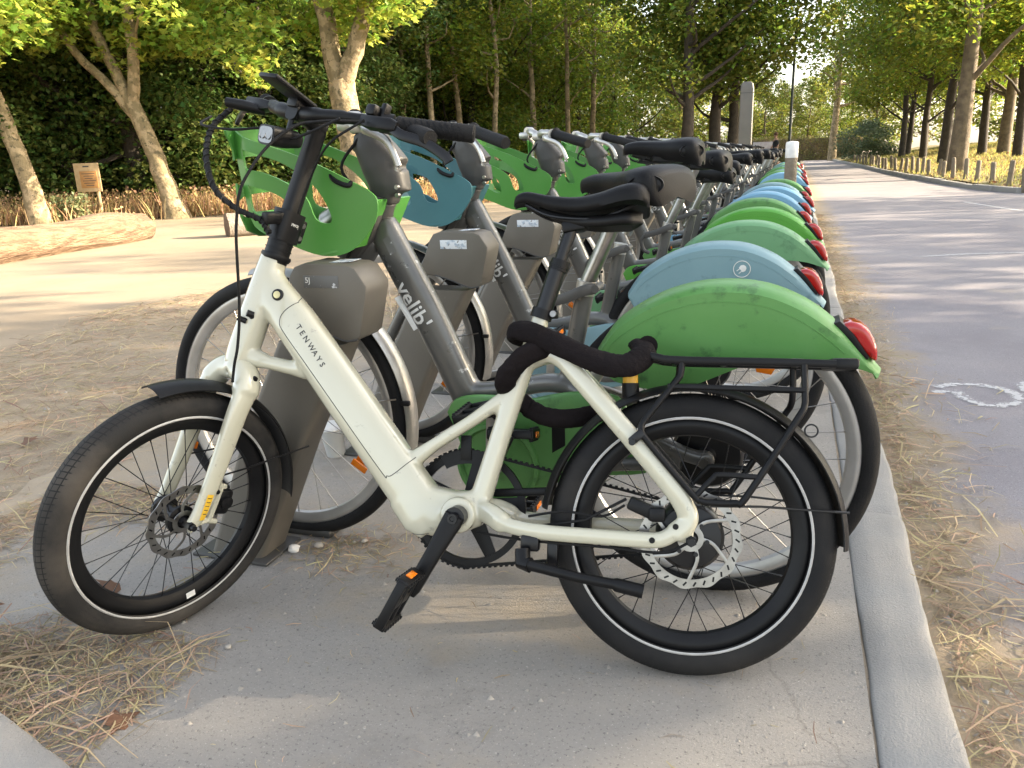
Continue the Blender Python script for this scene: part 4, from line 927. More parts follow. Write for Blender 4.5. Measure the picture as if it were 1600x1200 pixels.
# rack --------------------------------------------------------------------
rk = obj('rack', MB(), MT['black']) if False else None
rb = MB()
rb.tube(spl([(.098, .0, .598), (.092, .035, .596), (.065, .052, .589), (.026, .055, .584), (-.15, .055, .582), (-.245, .052, .58)], 5), (.0065, .0075), 10, up=(0, 0, 1), ex=3)
rb.tube(spl([(.098, .0, .598), (.092, -.035, .596), (.065, -.052, .589), (.026, -.055, .584), (-.15, -.055, .582), (-.245, -.052, .58)], 5), (.0065, .0075), 10, up=(0, 0, 1), ex=3)
for x_ in (.03, -.06, -.19): rb.tube([(x_, -.053, .581), (x_, .053, .581)], .0055, 8)
rb.tube([(.05, 0, .583), (-.20, 0, .581)], (.014, .004), 8, up=(0, 0, 1), ex=4)
rack = obj('rack', rb, MT['black'], tw)
for s_ in (1, -1):
    leg = MB().tube(spl([(.020, s_ * .055, .580), (.022, s_ * .058, .56), (.03, s_ * .062, .545), (.082, s_ * .076, .478), (.090, s_ * .08, .458), (.078, s_ * .084, .436), (-.002, s_ * .089, .345), (-.014, s_ * .09, .336), (-.03, s_ * .09, .333), (-.075, s_ * .09, .334), (-.092, s_ * .09, .345), (-.176, s_ * .078, .480), (-.190, s_ * .070, .505), (-.192, s_ * .062, .53), (-.191, s_ * .057, .578)], 4), (.0062, .0062), 10)
    obj('rack_leg', leg, MT['black'], rack)
    obj('lower_rail', MB().tube([(.045, s_ * .064, .536), (-.192, s_ * .064, .533)], .0055, 8), MT['black'], rack)
    obj('strap_hook', MB().tube(spl([(-.008, s_ * .089, .345), (-.036, s_ * .089, .376), (-.048, s_ * .089, .382), (-.112, s_ * .086, .380)], 4), .0052, 8), MT['black'], rack)
    obj('rack_clamp', MB().box((.098, s_ * .083, .444), (.030, .012, .016), [[.75, 0, .66], [0, 1, 0], [-.66, 0, .75]], .003).lathe([(0, .004), (.006, .004), (.0065, 0)], (.106, s_ * .0885, .435), 1, 12), MT['black_metal'], rack)
obj('rack_ring', MB().torus(.011, .0016, (-.205, .055, .462), 1, 20, 6), MT['black_metal'], rack)
tl = obj('tail_light', MB().box((-.262, 0, .581), (.046, .10, .020), bev=.005), MT['black'], rack)
obj('lens', MB().box((-.2835, 0, .583), (.006, .088, .013), bev=.002), mat('dark_red_lens', (.10, .008, .006), rough=.1, coat=.6), rack)
# saddle and post ------------------------------------------------------------
sd_ = np.array([-.37, 0, .93]); 
sp_ = obj('seat_post', MB().tube([(.287, 0, .665), (.253, 0, .772)], .0172, 20).tube([(.256, 0, .762), (.232, 0, .835)], .0128, 18), MT['black_metal'], tw)
obj('post_collar', MB().tube([(.2565, 0, .757), (.250, 0, .777)], .0192, 20).tube([(.2545, 0, .763), (.2525, 0, .769)], .0205, 20), MT['black'], sp_)
obj('post_head', MB().box((.226, 0, .842), (.045, .036, .022), [[.98, 0, .17], [0, 1, 0], [-.17, 0, .98]], .005), MT['black'], sp_)
sc_ = obj('seat_clamp', MB().tube([(.2885, 0, .664), (.2825, 0, .682)], .0215, 24).box((.262, .004, .672), (.018, .016, .016), bev=.003), MT['black'], tw)
obj('clamp_bolt', MB().lathe([(0, .004), (.006, .004), (.0068, 0), (.0068, -.012)], (.262, .014, .672), 1, 14), MT['steel'], sc_)
def saddle_mesh(st, m, name='saddle'):
    """st: list of (x, half width, top z, edge drop, skirt)"""
    rings = []
    for x_, hw, zt, ed_, sk in st:
        ring = []
        for a in np.linspace(-1, 1, 15): ring.append((x_, hw * math.sin(a * math.pi / 2) if True else a * hw, zt - ed_ * abs(a) ** 2.6 ))
        ring.append((x_, hw * .98, zt - ed_ - sk * .6)); ring.append((x_, hw * .80, zt - ed_ - sk)); ring.append((x_, 0, zt - ed_ * .7 - sk * .8)); ring.append((x_, -hw * .80, zt - ed_ - sk)); ring.append((x_, -hw * .98, zt - ed_ - sk * .6))
        rings.append(ring)
    return MB().ring_loft(rings)
rows = spl([(.343, .010, .896, .010, .006), (.336, .020, .905, .012, .008), (.315, .025, .910, .014, .010), (.27, .030, .901, .018, .012), (.22, .040, .896, .022, .012), (.175, .060, .901, .026, .014), (.135, .074, .912, .030, .016), (.105, .074, .916, .032, .016), (.088, .062, .910, .030, .014), (.082, .045, .904, .026, .010)], 4)
PANR = [tuple(r_) for r_ in rows[10:-6]]
PANR = [(x_, hw * min(1, .15 + i / 5, .15 + (len(PANR) - 1 - i) / 5), zt, ed_, sk * min(1, .2 + i / 5, .2 + (len(PANR) - 1 - i) / 5)) for i, (x_, hw, zt, ed_, sk) in enumerate(PANR)]
sad = obj('saddle', saddle_mesh([tuple(r_) for r_ in rows], None), MT['seat'], tw, 55)
for s_ in (1, -1): obj('saddle_rail', MB().tube(spl([(.32, s_ * .008, .885), (.27, s_ * .018, .860), (.19, s_ * .022, .852), (.14, s_ * .03, .862), (.10, s_ * .04, .878)], 4), .0036, 8), MT['black_metal'], sad)
obj('saddle_pan', saddle_mesh([(x_, hw * .52, zt - ed_ * 1.5, ed_ * .6, sk * .75) for x_, hw, zt, ed_, sk in PANR], None), MT['black'], sad, 55)
# cranks, ring, belt ------------------------------------------------------------
BB = np.array([.4335, 0, .283])
cr_ = obj('crankset', MB().tube([BB + [0, .045, 0], BB + [0, .080, 0]], .020, 24).tube([BB + [0, -.075, 0], BB + [0, -.045, 0]], .018, 20), MT['black_metal'], tw)
ce = BB + np.array([.072, .012, -.132])
obj('crank_arm', MB().tube([BB + [-.002, .078, .004], BB + [.004, .079, -.008], (BB + ce) / 2 + [0, .078, 0], ce + [0, .082, 0], ce + [.006, .082, -.011]], [(.012, .019), (.0125, .0195), (.0115, .0155), (.0105, .0145), (.008, .011)], 16, up=(.88, 0, .48), ex=4), MT['black'], cr_)
obj('crank_bolt', MB().lathe([(0, .004), (.004, .004), (.005, .006), (.0095, .006), (.0105, 0), (.0105, -.006)], BB + [0, .088, 0], 1, 20), MT['black_metal'], cr_)
cf = BB + np.array([-.072, 0, .150]); obj('crank_arm', MB().tube([BB + [0, -.078, 0], cf + [0, -.08, 0]], [(.011, .017), (.01, .013)], 14, up=(.9, 0, .4), ex=4), MT['black'], cr_)
ring = obj('chainring', MB().lathe([(.102, -.046), (.116, -.046), (.116, -.058), (.102, -.058), (.102, -.046)], BB, 1, 72), MT['black'], tw, 30)
for i in range(5):
    th = R(72 * i + 100); d_ = np.array([math.cos(th), 0, math.sin(th)]); obj('ring_arm', MB().tube([BB + d_ * .018 + [0, -.052, 0], BB + d_ * .108 + [0, -.052, 0]], [(.004, .019), (.004, .012)], 8, up=np.cross(d_, (0, 1, 0)), ex=4), MT['black'], ring)
RB = np.array([0, 0, .2624]); bp = []
rf_, rr_ = .119, .042
for t in np.linspace(R(-86), R(86), 40): bp.append(BB + np.array([rf_ * math.cos(t), -.052, rf_ * math.sin(t)]))
for t in np.linspace(R(94), R(266), 20): bp.append(RB + np.array([rr_ * math.cos(t), -.052, rr_ * math.sin(t)]))
belt = obj('belt', MB().tube(bp, (.0065, .0022), 6, closed=True, up=None, ex=4) if False else MB().ring_loft([[p + n_ * s2 + np.array([0, s1, 0]) for s1, s2 in ((-.006, -.002), (.006, -.002), (.006, .002), (-.006, .002))] for p, n_ in [(bp[i], np.cross(bp[(i + 1) % 60] - bp[i - 1], (0, 1, 0)) / np.linalg.norm(bp[(i + 1) % 60] - bp[i - 1])) for i in range(60)]], closed=True), MT['rubber'], tw, 40)
tb = MB(); L_ = np.array(bp + [bp[0]]); dd = np.concatenate([[0], np.cumsum(np.linalg.norm(np.diff(L_, axis=0), axis=1))])
for s_ in np.arange(0, dd[-1], .0115):
    p = np.array([np.interp(s_, dd, L_[:, k_]) for k_ in range(3)]); q = np.array([np.interp(s_ + .002, dd, L_[:, k_]) for k_ in range(3)]); t = (q - p) / np.linalg.norm(q - p); nn = np.cross((0, 1, 0), t)
    tb.box(p + nn * .0032, (.0055, .0115, .0034), np.column_stack([t, (0, 1, 0), nn]))
tag(obj('belt_teeth', tb, MT['rubber'], belt), kind='stuff')
gd = MB(); th = np.linspace(R(60), R(118), 14)
gd.ring_loft([[BB + np.array([math.cos(t) * r_, y_, math.sin(t) * r_]) for r_, y_ in ((.092, -.036), (.120, -.036), (.120, -.039), (.092, -.039))] for t in th])
gd.box(BB + [.006, -.034, .124], (.022, .004, .05), bev=.001)
obj('belt_guard', gd, MT['black'], tw)
obj('belt_tunnel', MB().box((.30, -.052, .322), (.17, .016, .016), [[.997, 0, .07], [0, 1, 0], [-.07, 0, .997]], .004), MT['black'], tw)
# pedals
def pedal(c, name, parent, rot, refl=True):
    Rm = np.array(rot); b = MB()
    def bx(p, s_, bv=.002): b.box(np.array(c) + Rm @ np.array(p), s_, Rm, bv)
    bx((.0, .0, .0), (.022, .096, .016), .004)
    for x_ in (-.044, .044): bx((x_, 0, 0), (.012, .094, .024), .004)
    for y_ in (-.040, 0.004, .044): bx((0, y_, 0), (.092, .011, .018), .003)
    for x_ in (-.044, .044):
        for k_ in range(7): bx((x_, -.040 + k_ * .0135, 0), (.007, .005, .030), .001)
    o = obj(name, b, MT['black'], parent)
    if refl:
        for x_ in (-.0515, .0515): obj('pedal_reflector', MB().box(np.array(c) + Rm @ np.array([x_, .004, 0]), (.003, .036, .012), Rm, .001), MT['orange'], o)
    return o
ca, sa = math.cos(R(62)), math.sin(R(62))
pedal(ce + np.array([.006, .146, -.004]), 'pedal', tw, [[ca, 0, sa], [0, 1, 0], [-sa, 0, ca]])
pedal(cf + np.array([0, -.14, 0]), 'pedal', tw, np.eye(3))
# kickstand, caliper
kk = obj('kickstand', MB().tube([(.302, .078, .232), (.300, .085, .208), (.285, .092, .206)], [(.015, .014), (.016, .015), (.013, .013)], 12, ex=3).tube([(.292, .092, .2075), (.20, .095, .190), (.135, .096, .182), (.130, .096, .181), (.082, .097, .172)], [.0105, .0095, .0095, .0125, .0125], 14), MT['black'], tw)
obj('stand_bracket', MB().box((.29, .062, .242), (.034, .03, .03), bev=.004).box((.250, .05, .222), (.02, .016, .05), bev=.003), MT['black_metal'], kk)
cl_ = obj('brake_caliper', MB().box((.088, .062, .315), (.05, .026, .024), [[.92, 0, -.39], [0, 1, 0], [.39, 0, .92]], .005).box((.060, .064, .305), (.03, .03, .026), None, .006).tube([(.115, .062, .330), (.19, .055, .287), (.27, .05, .272)], .0028, 6), MT['black'], tw)
obj('hose', MB().tube(spl([(.118, .06, .318), (.16, .055, .295), (.23, .05, .30), (.30, .03, .285)], 5), .0024, 6), MT['rubber'], cl_)
obj('rear_cable', MB().tube(spl([(.0, .085, .262), (.05, .083, .240), (.15, .076, .243), (.30, .06, .245), (.40, .03, .25)], 5), .0026, 6), MT['rubber'], tw)

# front end (steering coordinates: forward, left, up; origin = hub) ---------------------
SX = -.047
fk = MB()
fk.tube([(SX, 0, .345), (SX, 0, .318)], [(.031, .031), (.033, .033)], 20)
for s_ in (1, -1):
    fk.tube(spl([(SX + .004, s_ * .006, .322), (SX + .006, s_ * .036, .314), (SX + .012, s_ * .055, .285), (-.028, s_ * .060, .24), (-.024, s_ * .061, .12), (-.017, s_ * .061, .03), (-.006, s_ * .060, -.002), (0, s_ * .060, -.008)], 4),
            [(.026, .027)] * 4 + [(.025, .027)] * 5 + list(zip(np.linspace(.017, .0105, 14), np.linspace(.025, .015, 14))) + [(.010, .014)] * 6, 18, up=(1, 0, 0), ex=2.4)
fork = obj('fork', setmat(fused(fk, .0034, 6, .5), MT['cream']), parent=tw, mw=SM)
KB = bvh_of(fork.data)
yy = drop(KB, -.018, .045)
gx, gz = np.linspace(-.0125, -.0265, 6), np.linspace(.070, .014, 10)
obj('warning_sticker', MB().add([(a - .0, drop(KB, a, b) + .0008, b) for a in gx for b in gz], [(i * 10 + j, i * 10 + j + 1, (i + 1) * 10 + j + 1, (i + 1) * 10 + j) for i in range(5) for j in range(9)]), MT['yellow'], fork)
if False: obj('warning_sticker', MB().add([(-.0125, drop(KB, -.0125, .068) + .0006, .068), (-.0265, drop(KB, -.0265, .068) + .0006, .068), (-.0255, drop(KB, -.0255, .014) + .0006, .016), (-.0125, drop(KB, -.0125, .014) + .0006, .016)], [(0, 1, 2, 3)]), MT['yellow'], fork)
tbx = MB()
for i in range(5): tbx.tube([(a, drop(KB, a, .062 - i * .0085) + .0010, .062 - i * .0085) for a in np.linspace(-.0150, -.0235, 5)], .0009, 4)
obj('sticker_print', tbx, MT['darkprint'], fork)
obj('fork_bolt', MB().lathe([(0, .003), (.0045, .003), (.005, 0), (.005, -.006)], (-.036, drop(KB, -.036, .075), .075), 1, 12).lathe([(0, .003), (.005, .003), (.0055, 0), (.0055, -.006)], (-.040, drop(KB, -.04, .318), .318), 1, 12), MT['black'], fork)
obj('caliper_mount', MB().tube([(-.034, .060, .100), (-.050, .058, .082), (-.046, .058, .010), (-.015, .060, .002)], [(.006, .007)] * 4, 8).tube([(-.036, .058, .085), (-.062, .054, .082)], .006, 8).tube([(-.03, .058, .01), (-.066, .054, .005)], .006, 8), MT['cream'], fork)
fc = obj('front_caliper', MB().box((-.072, .046, .048), (.032, .026, .055), None, .008).lathe([(0, .018), (.013, .016), (.015, 0)], (-.072, .05, .05), 1, 18), MT['black'], tw, mw=SM)
fwl = obj('wheel', MB().lathe([(0, .05), (.009, .05), (.011, .04), (.030, .034), (.030, .026), (.016, .02), (.016, -.02), (.028, -.026), (.028, -.034), (.011, -.04), (.009, -.05), (0, -.05)], ax=1, n=32), MT['black_metal'], tw, mw=SM)
wheel_parts(fwl, .2624, .029, .0295, .203, .034, 32, .052, .026, MT['tread_dusty'], MT['black'], MT['black_metal'], MT['black'], stripe=(.2165, .0272))
obj('brake_disc', disc_rotor(.062, .078, .044, 6), MT['steel'], fwl)
vb = MB()
for i in range(24):
    th = 2 * np.pi * i / 24; c_, s_ = math.cos(th), math.sin(th); rot = [[c_ * .8 - s_ * .6, 0, -(s_ * .8 + c_ * .6)], [0, 1, 0], [s_ * .8 + c_ * .6, 0, c_ * .8 - s_ * .6]]
    vb.box((.070 * c_, .0441, .070 * s_), (.008, .0006, .003), rot)
obj('disc_vent', vb, MT['black'], fwl)
obj('axle_nut', MB().tube([(0, .05, 0), (0, .073, 0)], .009, 6).tube([(0, .072, 0), (0, .082, 0)], .006, 12), MT['black_metal'], fwl)
th_ = R(-118); rt_ = MB().box((0, 0, 0), (.020, .0006, .014)); rt_.xf([[math.cos(th_ + 1.57), 0, -math.sin(th_ + 1.57)], [0, 1, 0], [math.sin(th_ + 1.57), 0, math.cos(th_ + 1.57)]], (.1995 * math.cos(th_), .0192, .1995 * math.sin(th_)))
obj('rim_sticker', rt_, MT['white'], fwl)
ff = fender(tw, .287, R(62), R(168), .034, .012, MT['black'], 36); ff.matrix_local = SM
for s_ in (1, -1): obj('stay', MB().tube([(-.036, s_ * .064, .108), (-.10, s_ * .06, .128), (-.268, s_ * .036, .182)], .0022, 6), MT['black_metal'], ff)
orf = obj('side_reflector', MB().box((-.045, -.066, .130), (.024, .006, .016), bev=.002), MT['orange'], tw, mw=SM)
# headset, stem, bar
st = MB()
st.lathe([(.0, .572), (.030, .572), (.031, .566), (.028, .560)], (SX, 0, 0), 2, 24)
st.tube([(SX, 0, .555), (SX, 0, .603)], .0255, 24)
for z_ in (.583, .597): st.tube([(SX, 0, z_ - .001), (SX, 0, z_ + .001)], .0275, 24)
st.tube([(SX, 0, .602), (SX, 0, .664)], [(.027, .030), (.027, .030)], 24, up=(1, 0, 0), ex=3)
st.box((SX - .028, 0, .632), (.022, .034, .05), bev=.005)
st.box((SX + .038, .006, .640), (.05, .022, .024), [[.93, 0, .36], [0, 1, 0], [-.36, 0, .93]], .005)
st.tube([(SX, 0, .655), (SX, 0, .67), (SX, 0, .835), (SX + .004, 0, .848)], [(.020, .019), (.0165, .018), (.0165, .018), (.018, .020)], 20, up=(1, 0, 0), ex=3)
st.tube([(SX - .01, 0, .846), (.0, 0, .850), (.026, 0, .850)], [(.018, .016), (.018, .016), (.017, .018)], 16, up=(0, 0, 1), ex=3)
stem = obj('stem', st, MT['black'], tw, mw=SM)
for z_ in (.618, .645): obj('stem_bolt', MB().lathe([(0, .004), (.005, .004), (.0055, 0)], (SX - .026, .018, z_), 1, 12), MT['steel'], stem)
tx = text_mb('tenways', .0125, .0003); v = tx.v[0]; tx.v[0] = np.column_stack([SX + .0275 * np.sin(-v[:, 0] / .0275 + .1) , .0282 * np.cos(v[:, 0] / .0275 - .1) + v[:, 2] * .3, .640 + v[:, 1]])
obj('stem_lettering', tx, MT['white'], stem, 0)
hb_pts = lambda s_: [(.006, s_ * .0, .850), (.008, s_ * .05, .852), (-.006, s_ * .10, .861), (-.036, s_ * .152, .873), (-.062, s_ * .205, .881), (-.138, s_ * .325, .911)]
hbm = MB()
for s_ in (1, -1): hbm.tube(spl(hb_pts(s_), 6), [.0158] * 8 + [.0135] * 6 + [.0113] * 17, 16)
hb_ = obj('handlebar', hbm, MT['black'], tw, mw=SM)
for s_ in (1, -1):
    a, b = np.array(hb_pts(s_)[4]), np.array(hb_pts(s_)[5]); q = [a + (b - a) * t for t in (-.02, .0, .04, .5, .95, 1.0, 1.02)]
    gp = obj('grip', MB().tube(q, [.0155, .0175, .0168, .0165, .0170, .0178, .0150], 20), MT['rubber'], hb_)
    d_ = (b - a) / np.linalg.norm(b - a)
    rg = MB(); e1 = np.cross(d_, (0, 0, 1)); e1 /= np.linalg.norm(e1); e2 = np.cross(d_, e1)
    for k_ in range(10):
        p = a + (b - a) * (.12 + .08 * k_); rg.tube([p + d_ * .007 * math.sin(t * 2) + (e1 * math.cos(t) + e2 * math.sin(t)) * .0170 for t in np.linspace(0, 2 * np.pi, 20)], .0007, 4)
    tag(obj('grip_ridges', rg, MT['black'], hb_), kind='stuff')
    # brake lever with reservoir
    c0 = np.array(hb_pts(s_)[3]) * .35 + np.array(hb_pts(s_)[4]) * .65
    lv = MB(); lv.tube([c0 - d_ * .012, c0 + d_ * .012], .0185, 16)
    lv.tube([c0 + [.024, -s_ * .045, -.010], c0 + [.026, -s_ * .02, -.012], c0 + [.022, s_ * .035, -.010], c0 + [.018, s_ * .045, -.010]], [(.010, .009), (.013, .013), (.013, .013), (.009, .009)], 12, up=(0, 0, 1), ex=4)
    lev = obj('brake_lever_mount', lv, MT['black'], hb_)
    obj('brake_lever', MB().tube(spl([c0 + [.020, s_ * .036, -.014], c0 + [.014, s_ * .06, -.022], c0 + [-.01, s_ * .10, -.022], c0 + [-.03, s_ * .138, -.034], c0 + [-.036, s_ * .148, -.042]], 4), [(.0055, .010)] * 17, 10, up=(0, 0, 1), ex=3), MT['black_metal'], hb_)
obj('control_pod', MB().box(np.array(hb_pts(1)[3]) + [.002, .01, .018], (.032, .026, .022), None, .006).box(np.array(hb_pts(1)[3]) + [-.008, .026, .026], (.018, .014, .026), None, .004).tube([np.array(hb_pts(1)[3]) + [-.01, .022, 0], np.array(hb_pts(1)[3]) + [-.02, .04, .003]], .0165, 16), MT['black'], hb_)
obj('bell', MB().tube([(-.035, -.17, .858), (.004, -.195, .850), (.022, -.225, .846)], [(.011, .011), (.013, .012), (.010, .010)], 12), MT['black'], hb_)
obj('display', MB().box((.046, 0, .880), (.112, .056, .010), [[.962, 0, .27], [0, 1, 0], [-.27 * -1, 0, .962]] if False else [[.945, 0, .326], [0, 1, 0], [.326 * -1 * -1, 0, -.945]] if False else [[.993, 0, -.12], [0, 1, 0], [.12, 0, .993]], .004).box((.018, 0, .866), (.03, .03, .02), None, .004), MT['black'], hb_)
hl = obj('headlight', MB().tube([(.004, .020, .796), (.020, .020, .795), (.050, .02, .786), (.078, .02, .780)], [(.014, .012), (.022, .017), (.025, .0195), (.0245, .019)], 20, up=(0, 0, 1), ex=4).tube([(.018, .0, .812), (.020, 0, .84)], (.008, .005), 8), MT['black'], tw, mw=SM)
obj('lens', MB().tube([(.076, .02, .7805), (.0795, .02, .7798)], (.0205, .0155), 20, up=(0, 0, 1), ex=4), MT['glass'], hl)
for q in (.012, -.006): obj('lamp_reflector', MB().lathe([(.009, 0), (.0075, -.0035), (.002, -.005), (0, -.005)], (0, 0, 0), 0, 16).xf(None, (.0802, .02 + (q - .003), .7797)), MT['steel'], hl)
# cables
cab = [(spl([(.000, -.235, .84), (.026, -.235, .795), (.045, -.21, .752), (.064, -.16, .705), (.066, -.10, .655), (.040, -.05, .632), (.012, -.005, .626), (.0, .018, .606)], 8), .0058, 'braided_hose'),
       (spl([(.014, .10, .842), (.060, .08, .815), (.095, .06, .755), (.118, .06, .690), (.121, .06, .651), (.111, .06, .61), (.095, .06, .565), (.045, .06, .451), (.020, .058, .378), (.008, .052, .335), (-.006, .045, .30)], 8), .0029, 'brake_hose'),
       (spl([(.03, .15, .848), (.055, .10, .80), (.040, .04, .790), (.05, -.02, .80), (.085, -.08, .775), (.10, -.16, .770), (.06, -.2, .80)], 8), .0026, 'brake_hose'),
       (spl([(.0, .18, .862), (.02, .13, .80), (-.02, .06, .74), (-.05, .02, .66)], 8), .0024, 'shift_cable'), (spl([(-.01, .17, .862), (.04, .12, .835), (.05, .05, .812), (.02, .0, .80)], 8), .0026, 'lamp_wire')]
for p, r_, nm in cab:
    o = obj(nm, MB().tube(p, r_, 8), MT['rubber'], tw, mw=SM)
    if nm == 'braided_hose':
        h_ = MB(); T_ = np.gradient(p, axis=0); T_ /= np.linalg.norm(T_, axis=1)[:, None]; pf = spl(p, 4); Tf = np.gradient(pf, axis=0); Tf /= np.linalg.norm(Tf, axis=1)[:, None]; pts = []
        for i in range(len(pf)):
            e1 = np.cross(Tf[i], (0, .3, 1)); e1 /= np.linalg.norm(e1); e2 = np.cross(Tf[i], e1); a = i * .62; pts.append(pf[i] + (e1 * math.cos(a) + e2 * math.sin(a)) * .0062)
        obj('spiral_wrap', h_.tube(pts, .0016, 5), MT['black'], o)
obj('cable_guide', MB().tube([(.876, .028, .668), (.886, .036, .672)], .007, 10), MT['black'], frame)
obj('hose_clip', MB().tube([(.89, .030, .655), (.905, .038, .662)], .006, 8), MT['black'], frame)

# cloth-sleeved chain lock, wound round the seat tube and the rack
ck = thing('chain_lock', 'black cloth-sleeved chain lock wound round the cream seat tube and rack', 'bicycle lock', T4(TM, (-0.13565, 1.29207, 0)))
def sleeve(pts, r_, seed):
    p = spl(pts, 10); g_ = np.random.default_rng(seed); n = len(p); T = np.gradient(p, axis=0); T /= np.linalg.norm(T, axis=1)[:, None]; rg = []; K = 20
    th = np.linspace(0, 2 * np.pi, K, endpoint=False); u = np.array([0, 1., 0]); wob = np.cumsum(g_.normal(0, .5, n)); w2 = np.cumsum(g_.normal(0, .7, n))
    for i in range(n):
        u = u - T[i] * (u @ T[i]); u /= np.linalg.norm(u); v_ = np.cross(T[i], u)
        rr = r_ * (1 + .11 * np.sin(2 * th + wob[i] * .5) + .07 * np.sin(3 * th + wob[i] * .8) + .03 * np.sin(5 * th + w2[i] * .7) + .025 * math.sin(w2[i]))
        rg.append(p[i] + np.outer(np.cos(th) * rr * .82, u) + np.outer(np.sin(th) * rr * 1.08, v_))
    return MB().ring_loft(rg)
    return MB().tube(p, [(r_ * (1 + .05 * math.sin(i * .45 + seed) + g_.normal(0, .03)), r_ * (.80 + .05 * math.sin(i * .6) + g_.normal(0, .022))) for i in range(n)], 14)
s1 = sleeve([(.306, -.03, .628), (.332, .0, .634), (.330, .028, .640), (.302, .038, .636), (.268, .040, .622), (.225, .046, .603), (.180, .054, .584), (.142, .060, .573), (.108, .056, .577), (.088, .040, .594), (.090, .01, .610), (.096, -.03, .612)], .0195, 1)
s2 = sleeve([(.262, .02, .610), (.285, .034, .604), (.318, .042, .585), (.345, .036, .553), (.352, .02, .535), (.344, -.01, .518), (.325, -.03, .500), (.305, -.036, .485), (.270, -.034, .472), (.225, -.036, .472), (.19, -.048, .480), (.16, -.055, .49)], .0190, 2)
obj('sleeve', s1, MT['cloth'], ck, 70); obj('sleeve', s2, MT['cloth'], ck, 70)
obj('lock_cylinder', MB().tube([(.114, .0, .585), (.113, .0, .528)], .0145, 20), mat('yellow_lock_body', (.62, .33, .02), rough=.4), ck)
obj('lock_collar', MB().tube([(.113, .0, .542), (.112, .0, .505)], .0165, 20), MT['black'], ck)
obj('lock_body', MB().tube([(.082, .02, .612), (.082, -.05, .616)], .019, 18), MT['cloth'], ck, 60)
# ------------------------------------------------------------------ docked share bicycles
# bike coordinates: x forward from the rear hub, y left (towards the camera), z up from the ground
def vaxes(yaw_=0.): return [(-math.cos(yaw_), -math.sin(yaw_), 0), (math.sin(yaw_), -math.cos(yaw_), 0), (0, 0, 1)]
RR, RFR = .332, .342
FX = 1.045
def basket_mb():
    out = [(.0, .885), (.135, .952), (.27, 1.0), (.31, 1.02), (.305, .97), (.292, .875), (.27, .812), (.20, .775), (.115, .745), (.045, .757), (-.012, .815), (-.022, .862)]   # side wall: (distance from stem, z)
    holes = [[(.275, .975), (.235, .962), (.18, .941), (.125, .902), (.096, .86), (.085, .822), (.10, .815), (.123, .826), (.14, .872), (.185, .905), (.237, .927), (.275, .936)],
             [(.272, .900), (.235, .890), (.195, .872), (.176, .845), (.172, .815), (.19, .812), (.225, .830), (.268, .846)]]
    fh = [[(-.12, .90), (-.12, .955), (.12, .955), (.12, .90)], [(-.11, .83), (-.11, .875), (.11, .875), (.11, .83)]]
    fo = [(-.128, 1.02), (.128, 1.02), (.124, .97), (.11, .80), (-.11, .80), (-.124, .97)]
    def panel(outl, hs, fn):
        pts, edges = [], []
        for pl in [outl] + hs:
            q = spl(pl + [pl[0]], 4)[:-1]; n0_ = len(pts); pts += [Vector(p) for p in q]; edges += [(n0_ + i, n0_ + (i + 1) % len(q)) for i in range(len(q))]
        P = np.array([p[:] for p in pts]); lo, hi = P.min(0), P.max(0)
        for x_ in np.arange(lo[0], hi[0], .03):
            for z_ in np.arange(lo[1], hi[1], .03): pts.append(Vector((x_ + .0007, z_ + .0003)))
        r_ = delaunay_2d_cdt(pts, edges, [], 0, 1e-5)
        v2 = [p[:] for p in r_[0]]; polys = [spl(h + [h[0]], 4)[:-1] for h in hs]; op = spl(outl + [outl[0]], 4)[:-1]
        def inside(p, pl):
            x_, y_ = p; a, b = pl, np.roll(pl, -1, 0); c = ((a[:, 1] > y_) != (b[:, 1] > y_)) & (x_ < (b[:, 0] - a[:, 0]) * (y_ - a[:, 1]) / (b[:, 1] - a[:, 1] + 1e-12) + a[:, 0]); return c.sum() % 2 == 1
        fs = [f_ for f_ in r_[2] if inside(np.mean([v2[i] for i in f_], axis=0), op) and not any(inside(np.mean([v2[i] for i in f_], axis=0), h) for h in polys)]
        return [fn(p) for p in v2], fs
    b = MB()
    for s_ in (1, -1):
        def fn(p, s_=s_): t = np.clip(p[0] / .31, 0, 1); return (.715 + p[0], s_ * (.090 + .042 * t - .03 * max(0, t - .85) / .15 + .03 * (p[1] - .85)), p[1])
        o_ = out if s_ > 0 else [(.07, .918)] + out[1:9] + [(.07, .752)]
        v, fs = panel(o_, holes, fn); b.add(v, fs if s_ < 0 else [q[::-1] for q in fs])
    v, fs = panel(fo, fh, lambda p: (1.024 - .5 * p[0] ** 2 + .02 * (p[1] - .9), p[0], p[1])); b.add(v, fs)
    # floor and back
    fl = [(.757, .763), (.83, .748), (.915, .778), (.985, .815), (1.0, .84)]
    for (xa, za), (xb, zb) in zip(fl[:-1], fl[1:]): b.add([(xa, -.09, za), (xa, .09, za), (xb, .11, zb), (xb, -.11, zb)], [(0, 1, 2, 3)])
    b.add([(.705, -.088, .86), (.705, .088, .86), (.757, .088, .763), (.757, -.088, .763)], [(0, 1, 2, 3)])
    return b
def solid(mb, th, name, bevel=0):
    me = mb.mesh('tmp', None, 0); o = bpy.data.objects.new('tmp', me); C.objects.link(o)
    wl = o.modifiers.new('w', 'WELD'); wl.merge_threshold = .0005
    sd = o.modifiers.new('s', 'SOLIDIFY'); sd.thickness = th; sd.offset = 0
    dg = bpy.context.evaluated_depsgraph_get(); dg.update(); out = bpy.data.meshes.new_from_object(o.evaluated_get(dg)); bpy.data.objects.remove(o)
    out.name = name; out.polygons.foreach_set('use_smooth', [True] * len(out.polygons)); out.set_sharp_from_angle(angle=R(35)); return out
BASK = solid(basket_mb(), .005, 'basket')
